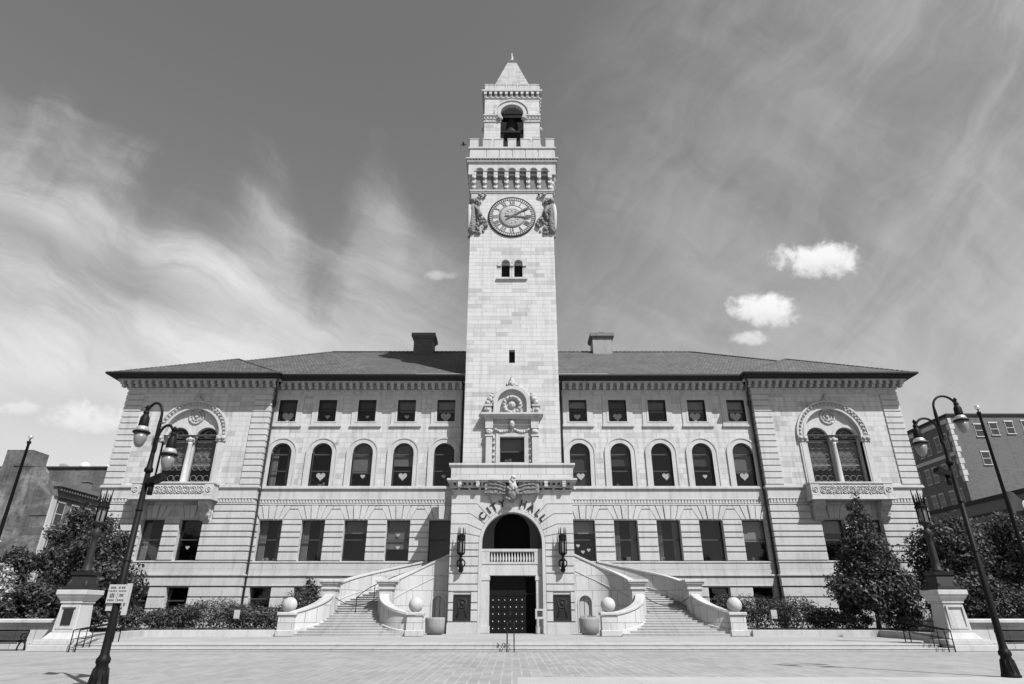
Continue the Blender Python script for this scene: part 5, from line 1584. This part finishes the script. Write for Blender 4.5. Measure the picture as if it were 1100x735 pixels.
# wire fence on the right bed kerb
t = thing('wire_fence', (20, 44.9, .68), 'thin dark wire fence along the kerb of the right planting bed', 'fence')
b = MB(); 
A = [(16.3, 44.97), (24.05, 44.4), (23.4, 37.0)]
for a, c in ((A[0], A[1]), (A[1], A[2])):
    L = math.dist(a, c); n = int(L / .16)
    for z in (.78, 1.0, 1.25, 1.5): b.tube([(a[0], a[1], z), (c[0], c[1], z)], .008, 4)
    for i in range(n): x = a[0] + (c[0] - a[0]) * i / n; y = a[1] + (c[1] - a[1]) * i / n; b.tube([(x, y, .68), (x, y, 1.5)], .006, 4)
b.build('wire_mesh', 'iron', t)
b = MB()
for q in (0, .25, .5, .75, 1):
    x = A[0][0] + (A[1][0] - A[0][0]) * q; y = A[0][1] + (A[1][1] - A[0][1]) * q; b.tube([(x, y, .6), (x, y, 1.56)], .02, 5)
for q in (.33, .66, 1):
    x = A[1][0] + (A[2][0] - A[1][0]) * q; y = A[1][1] + (A[2][1] - A[1][1]) * q; b.tube([(x, y, .6), (x, y, 1.56)], .02, 5)
b.build('fence_post', 'iron', t)

# ------------------------------------------------------------------ neighbouring buildings
def house_window(root, ax, u, z, w, h, pos, fr='limestone', arched=False):
    """window on a face; ax 'x' = face looking along x at x=pos (u is y), 'y' = face at y=pos (u is x); sgn outward"""
    sg = -1 if (ax == 'y' or pos > 0) else 1
    def bx(b, u0, u1, o0, o1, z0, z1):
        o0, o1 = sorted((pos + sg * o0, pos + sg * o1))
        if ax == 'x': b.box(o0, o1, u0, u1, z0, z1)
        else: b.box(u0, u1, o0, o1, z0, z1)
    b = MB(); bx(b, u - w / 2, u + w / 2, -.02, .03, z, z + h)
    wn = b.build('window', 'frame', root)
    b = MB(); bx(b, u - w / 2 - .1, u + w / 2 + .1, 0, .14, z - .12, z); bx(b, u - w / 2 - .1, u + w / 2 + .1, 0, .1, z + h, z + h + .2)
    bx(b, u - w / 2 - .02, u + w / 2 + .02, .0, .07, z + h * .5 - .04, z + h * .5 + .04)
    for e in (-1, 1): bx(b, u + e * w / 2 - .03, u + e * w / 2 + .03, 0, .06, z, z + h)
    b.build('surround', fr, wn)
    b = MB(); bx(b, u - w / 2 + .05, u + w / 2 - .05, .035, .045, z, z + h); b.build('pane', 'glass', wn)
# left: old brick block with ornate cornice
XL, YL = -55.2, 75
t = thing('brick_house', (XL - 6, YL + 6, 0), 'ornate old brick block with a bare party wall and bracketed cornice at left', 'building')
b = MB()
b.plate([(-62.6, 0), (XL, 0), (XL, 15.9), (-56.6, 15.9), (-56.8, 17.4), (-57.4, 18.1), (-60.6, 18.2), (-62.6, 18.2)], [], YL, YL + .6)
b.box(XL - .6, XL, YL + .6, YL + 9, 0, 15.6); b.box(-62.6, -62.0, YL + .6, YL + 9, 0, 18); b.box(-62.4, XL - .2, YL + .5, YL + 9, 15.2, 15.5); b.box(-62.6, XL, YL + 8.6, YL + 9.2, 0, 15.6)
b.build('wall', 'brick', t)
b = MB()
for x in (-60.4, -58.0): b.box(x, x + .5, YL - .12, YL, 3, 17.6)
b.box(-61.0, -57.5, YL - .1, YL, 18.2, 18.5); b.box(-57.2, XL, YL - .08, YL, 12.3, 12.5)
b.build('pilaster', 'brick', t)
b = MB(); b.box(-56.4, -55.5, YL + 6.2, YL + 7.0, 15.4, 17.4); b.box(-56.5, -55.4, YL + 6.1, YL + 7.1, 17.4, 17.6); b.build('chimney', 'dark_and_shade', t)
b = MB(); b.box(-59.5, -58.7, YL - .03, YL + .01, 10.6, 12.2); b.build('blocked_opening', 'brick2', t)
b = MB(); b.box(XL, XL + .9, YL - .2, YL + 9, 15.7, 16.2); b.box(XL, XL + .35, YL, YL + 9, 14.6, 15.7)
for i in range(18): b.box(XL + .35, XL + .75, YL + .1 + i * .5, YL + .35 + i * .5, 15.25, 15.7)
b.build('cornice', 'stucco', t)
b = MB(); b.box(XL, XL + .25, YL, YL + 9, 10.6, 10.9); b.box(XL, XL + .25, YL, YL + 9, 6.6, 6.9); b.box(XL, XL + .15, YL, YL + .8, 0, 14.6)
b.build('string_course', 'limestone', t)
for z in (11.4, 7.4, 3.4):
    for u in (1.9, 4.4, 6.9): house_window(t, 'x', YL + u, z, 1.3, 2.6, XL)
house_window(t, 'y', -62.3, 12.8, .9, 1.2, YL); house_window(t, 'y', -57.3, 7.2, .5, .7, YL)
t = thing('brick_block', (-80, 106, 0), 'plain grey flat roofed block rising behind the ornate brick house', 'building')
b = MB(); b.box(-98, -58, 96, 116, 0, 22.4); b.build('wall', 'brick3', t)
b = MB(); b.box(-98.2, -57.8, 95.8, 116.2, 22.4, 22.7); b.build('parapet_cap', 'soffit', t)
b = MB(); b.box(-72.5, -71.7, 98, 99, 22.7, 23.6); b.build('roof_vent', 'steel', t)
b = MB(); b.lathe((-68, 97.5, 22.7), [(.7, 0), (.7, .5), (.5, .8), (.1, 1.0)], 12); b.build('skylight', 'canvas', t)
b = MB(); b.lathe((-64, 97.5, 22.7), [(.5, 0), (.5, .4), (.3, .7), (.1, .8)], 12); b.build('skylight', 'canvas', t)
t = thing('brick_block', (-72, 82, 0), 'lower grey block left of the ornate brick house at the picture edge', 'building')
b = MB(); b.box(-90, -62.8, 76.5, 90, 0, 17.2); b.box(-66.2, -62.8, 79.5, 82.5, 17.2, 21.3); b.build('wall', 'brick3', t)
for x in (-64.6, -67.2, -71):
    for z in (12.6, 8.8): house_window(t, 'y', x, z, 1.2, 1.8, 76.5)
# white canopy at far left
t = thing('tent_canopy', (-33.6, 36.8, 0), 'peak of a white canvas canopy left of the left flagpole', 'canopy')
b = MB(); b.frustum(-38.3, 41, 6.2, 8.6, 3.2, .05); b.build('canvas_top', 'canvas', t)
b = MB()
for x in (-41.2, -35.4):
    for y in (38.1, 43.9): b.tube([(x, y, .0), (x, y, 6.2)], .05, 6)
b.build('canopy_pole', 'steel', t)
# right: tall brick building
XR, YR = 62.4, 85
t = thing('brick_building', (XR + 14, YR + 10, 0), 'tall brick building with pale corner blocks at right', 'building')
b = MB(); b.box(XR, XR + 34, YR, YR + 24, 0, 27.6); b.build('wall', 'brick2', t)
b = MB(); b.box(XR - .2, XR + 34.2, YR - .2, YR + 24.2, 27.6, 27.9); b.build('parapet_cap', 'soffit', t)
b = MB()
z = 18.3; i = 0
while z < 27.3:
    w_ = .62 if i % 2 else .36
    b.box(XR - .07, XR + w_, YR - .07, YR + .02, z, z + .75); b.box(XR - .07, XR + .02, YR + .02, YR + w_, z, z + .75); z += .82; i += 1
b.build('quoins', 'limestone', t)
b = MB(); b.box(XR - .2, XR, YR + .2, YR + 24, 22.0, 22.5); b.box(XR - .2, XR, YR + .2, YR + 24, 26.6, 27.2); b.build('string_course', 'limestone', t)
for x, z in ((66.4, 24.6), (68.6, 24.8), (70.9, 25.0), (73.3, 25.1), (66.2, 20.6), (75.8, 25.2), (78.4, 25.2)): house_window(t, 'y', x, z, 1.1, 1.7, YR)
for z in (23.2, 19.2, 15.4, 11.6, 7.8):
    for u in (1.6, 3.3, 5.6, 7.3, 9.6, 11.3, 13.6, 15.3): house_window(t, 'x', YR + u, z, .95, 2.0, XR)
t = thing('brick_shop', (52, 66, 0), 'low brick building with a dark cornice in front of the tall brick building', 'building')
b = MB(); b.box(49.0, 61, 56, 76, 0, 12.2); b.build('wall', 'brick2', t)
b = MB(); b.box(48.75, 61, 55.8, 76.2, 12.2, 12.6); b.box(48.9, 49.0, 56, 76, 10.9, 11.1); b.build('cornice', 'soffit', t)
for u in (57.2, 58.4, 59.6, 61.0, 62.2, 63.4, 64.6): house_window(t, 'x', u + 2, 8.2, .75, 1.9, 49.0)
# small bird beside the tower parapet
b = MB()
bx0, by0, bz0 = -4.0, 40.0, 37.2
b.ball((bx0, by0, bz0), .08, 8, (1.7, .8, .8)); b.ball((bx0 + .14, by0, bz0 + .03), .05, 7); b.plate([(bx0 - .1, bz0 - .02), (bx0 - .26, bz0 - .05), (bx0 - .25, bz0 + .03)], [], by0 - .03, by0 + .03)
for e in (-1, 1): b._add([(bx0 - .07, by0, bz0 + .02), (bx0 + .08, by0, bz0 + .02), (bx0 - .01, by0 + e * .25, bz0 + .1), (bx0 - .11, by0 + e * .23, bz0 + .09)], [(0, 1, 2, 3)])
tag(recentre(b.build('bird', 'iron')), 'small dark bird flying left of the tower parapet', 'bird')

# ------------------------------------------------------------------ sky, sun, camera
EL, AZ = R(50), R(40)
wd = bpy.data.worlds.new('World'); scene.world = wd; wd.use_nodes = True
nt = NT(wd.node_tree); bg = nt.n['Background']
sky = nt.add('ShaderNodeTexSky', sky_type='NISHITA'); sky.sun_disc = False
sky.sun_elevation = EL; sky.sun_rotation = PI - AZ; sky.altitude = 100
sep = nt.add('ShaderNodeSeparateColor'); nt.l.new(sky.outputs[0], sep.inputs[0])
red = sep.outputs[0]       # black and white film behind a red filter
tc = nt.add('ShaderNodeTexCoord')
d = nt.add('ShaderNodeSeparateXYZ'); nt.l.new(tc.outputs['Generated'], d.inputs[0])
az = nt.m('ARCTAN2', d.outputs[0], d.outputs[1])
el = nt.m('ARCSINE', d.outputs[2])
def rot(u0, v0, ang, su, sv):
    c, s_ = math.cos(ang), math.sin(ang)
    u = nt.m('SUBTRACT', az, u0); v = nt.m('SUBTRACT', el, v0)
    a = nt.m('MULTIPLY', nt.m('ADD', nt.m('MULTIPLY', u, c), nt.m('MULTIPLY', v, s_)), su)
    b_ = nt.m('MULTIPLY', nt.m('SUBTRACT', nt.m('MULTIPLY', v, c), nt.m('MULTIPLY', u, s_)), sv)
    return nt.xyz(a, b_, 0.0), a, b_
#SKYBEGIN
# sky chart: a plane tangent to the dome above the street, fixed to the compass (x to the east, y down)
T0 = R(23.8)
fw = nt.m('ADD', nt.m('MULTIPLY', d.outputs[1], math.cos(T0)), nt.m('MULTIPLY', d.outputs[2], math.sin(T0)))
upv = nt.m('SUBTRACT', nt.m('MULTIPLY', d.outputs[2], math.cos(T0)), nt.m('MULTIPLY', d.outputs[1], math.sin(T0)))
fwc = nt.m('MAXIMUM', fw, .25)
X = nt.m('ADD', 5.5, nt.m('MULTIPLY', nt.m('DIVIDE', d.outputs[0], fwc), 6.6))
Y = nt.m('SUBTRACT', 3.675, nt.m('MULTIPLY', nt.m('DIVIDE', upv, fwc), 6.6))
def A(*v):
    o = v[0]
    for q in v[1:]: o = nt.m('ADD', o, q)
    return o
def Mu(*v):
    o = v[0]
    for q in v[1:]: o = nt.m('MULTIPLY', o, q)
    return o
def S(a, b): return nt.m('SUBTRACT', a, b)
def turn(x, y, deg, sa, sc, seed):
    """coordinates stretched along a direction (deg clockwise from east)"""
    c, n = math.cos(R(deg)), math.sin(R(deg))
    return nt.xyz(Mu(A(Mu(x, c), Mu(y, n)), sa), Mu(S(Mu(y, c), Mu(x, n)), sc), seed)
def bell_(v, c, w_):
    q = nt.m('DIVIDE', S(v, c), w_)
    return nt.m('EXPONENT', Mu(q, q, -1.0))
# slow warp so that fibres curl
wa = S(nt.noise(nt.xyz(X, Y, 1.7), .55, 4, .5), .5)
wb = S(nt.noise(nt.xyz(X, Y, 8.3), .55, 4, .5), .5)
wc = S(nt.noise(nt.xyz(X, Y, 4.1), 2.2, 5, .55), .5)
XW = A(X, Mu(wa, 1.3), Mu(wc, .1)); YW_ = A(Y, Mu(wb, 1.3), Mu(wc, -.08))
n1 = nt.noise(turn(XW, YW_, 30, .28, 1.5, 0.0), 1.0, 10, .62, .3)     # broad streaks down to the right
XF = A(X, Mu(wa, .9)); YF_ = A(Y, Mu(wb, .9))
n2 = nt.noise(turn(XF, YF_, 26, .42, 2.6, 3.0), 1.0, 10, .68, .5)        # fine fibres
n3 = nt.noise(turn(XW, YW_, -72, .45, 2.0, 5.0), 1.0, 10, .62, .5)    # rising fibres of the plumes
n4 = nt.noise(nt.xyz(XW, YW_, 2.0), .8, 8, .58, .4)                   # soft mottling
# left bank
line = A(1.08, Mu(X, .47), Mu(X, X, -.022))
line = S(line, A(Mu(bell_(X, 2.88, .36), .75), Mu(bell_(X, 4.05, .40), 1.15), Mu(bell_(X, .9, .55), .3)))
line = A(line, Mu(bell_(X, 3.45, .22), .35))
e = A(S(Y, line), Mu(S(n1, .5), 1.5), Mu(S(n3, .5), 1.1), Mu(S(n4, .5), .9))
wide = A(.55, Mu(nt.ss(X, 5.0, 2.0), .0))
bank = nt.ss(e, -.25, 1.15)
amp = A(.54, Mu(S(1.0, nt.ss(X, 2.0, 4.9)), .46))
amp = Mu(amp, A(.62, Mu(nt.ss(Y, 1.6, 3.1), .38)))
tex = A(.16, Mu(nt.ss(n1, .34, .64), .52), Mu(nt.ss(n2, .35, .66), .20), Mu(nt.ss(n4, .35, .66), .26), Mu(bell_(S(Y, A(1.75, Mu(X, .46))), 0.0, .4), .2), Mu(nt.ss(Y, 3.2, 3.8), S(1.0, nt.ss(X, 2.4, 3.8)), .3))
t_ = S(Y, Mu(X, .40))
gap = Mu(bell_(A(t_, Mu(S(n1, .5), .5)), 2.42, .24), S(1.0, nt.ss(X, 1.2, 3.0)), .5)
bank = Mu(bank, amp, A(Mu(tex, .9), .08), S(1.0, gap), S(1.0, nt.ss(A(X, Mu(S(n4, .5), .8)), 4.6, 5.9)))
lowgap = Mu(nt.ss(A(Y, Mu(S(n1, .5), .8)), 3.9, 4.5), S(1.0, nt.ss(X, .8, 2.0)), .5)
bank = Mu(bank, S(1.0, lowgap), .9)
# right: a thin even veil with faint fibres
n5 = nt.noise(turn(XW, YW_, -58, .32, 1.3, 9.0), 1.0, 9, .6, .4)
n6 = nt.noise(turn(XW, YW_, 35, .4, 1.6, 11.0), 1.0, 9, .6, .4)
n7 = nt.noise(turn(XW, YW_, -50, .9, 4.5, 13.0), 1.0, 7, .6, .3)
rb = A(S(X, S(6.75, Mu(nt.m('MINIMUM', Y, 3.0), .36))), Mu(S(n5, .5), 1.1), Mu(S(n4, .5), .8))
veil = nt.ss(rb, -.5, 1.1)
upper = S(1.0, nt.ss(Y, 1.2, 3.2))
fib = A(Mu(nt.ss(n5, .34, .7), A(.3, Mu(nt.ss(X, 8.2, 10.2), .45))), Mu(nt.ss(n6, .36, .7), S(1.0, Mu(upper, .6)), .5), Mu(nt.ss(n7, .35, .75), .16), Mu(nt.ss(n4, .35, .7), .22))
veil = Mu(veil, A(.03, Mu(fib, .32), Mu(nt.ss(Y, 1.5, 4.2), .02)))
den = nt.m('MAXIMUM', bank, veil)
den = nt.m('MAXIMUM', den, Mu(nt.ss(Y, 2.6, 4.4), nt.ss(X, 3.8, 4.8), A(.03, Mu(n4, .1))))
front = nt.ss(fw, .2, .55)
den = Mu(den, A(.12, Mu(front, .88)))
# small cumulus puffs: flat below, billowing above
fl = nt.noise(nt.xyz(X, Y, 21.0), 3.6, 9, .6, .3)
fb = nt.noise(nt.xyz(X, Y, 23.0), 9.0, 6, .6, .2)
fd = nt.noise(nt.xyz(X, Y, 25.0), 5.0, 6, .55, .2)
def puff(x0, y0, w_, h_, tilt=0.0, seed=0.0):
    u = nt.m('DIVIDE', S(X, x0), w_); v = nt.m('DIVIDE', S(y0, Y), h_)
    v = S(v, Mu(u, tilt))
    vv = Mu(v, nt.mixf(nt.m('LESS_THAN', v, 0.0), 1.0, 1.55))
    r = A(Mu(u, u), Mu(vv, vv), Mu(S(fl, .5), 2.7), Mu(S(fb, .5), 1.5))
    body = S(1.0, nt.ss(r, .0, 1.2))
    return Mu(body, A(.62, Mu(nt.ss(A(v, Mu(S(fd, .5), 1.4)), -.8, .5), .38)))
pf = nt.m('MAXIMUM', puff(8.84, 2.84, .53, .26, -.05), puff(8.22, 3.37, .41, .24, -.08))
pf = nt.m('MAXIMUM', pf, Mu(puff(8.05, 3.65, .26, .10), .62))
pf = nt.m('MAXIMUM', pf, Mu(puff(.95, 4.52, .50, .22, -.1), .72))
pf = nt.m('MAXIMUM', pf, Mu(puff(.15, 4.40, .3, .10), .5))
pf = nt.m('MAXIMUM', pf, Mu(puff(4.72, 2.97, .22, .07), .4))
pf = Mu(pf, nt.ss(fw, .3, .5))
CLOUD = 5.5
base = nt.m('MULTIPLY', red, nt.m('ADD', .8, nt.m('MULTIPLY', front, .75)))
val = nt.mixf(nt.m('MINIMUM', den, 1.0), base, CLOUD)
val = nt.mixf(nt.m('MINIMUM', pf, 1.0), val, CLOUD * 1.22)
#SKYEND
nt.l.new(nt.grey(val), bg.inputs['Color']); bg.inputs['Strength'].default_value = .1

sun = bpy.data.lights.new('sun', 'SUN'); sun.energy = 5.0; sun.angle = R(.53); sun.color = (1, 1, 1)
so = bpy.data.objects.new('sun', sun); COL.objects.link(so)
so.rotation_euler = Vector((-math.sin(AZ) * math.cos(EL), math.cos(AZ) * math.cos(EL), -math.sin(EL))).to_track_quat('-Z', 'Y').to_euler()
so.location = (40, -40, 80)

cam = bpy.data.cameras.new('camera'); cam.sensor_width = 36; cam.lens = 21.6; cam.clip_end = 3000; cam.clip_start = .1
co = bpy.data.objects.new('camera', cam); COL.objects.link(co)
co.location = (0, 0, 1.7); co.rotation_euler = (R(90 + 23.8), 0, 0)
scene.camera = co
vs_ = scene.view_settings
vs_.view_transform = 'Standard'; vs_.look = 'None'; vs_.exposure = .5; vs_.gamma = 1.0; vs_.use_curve_mapping = False
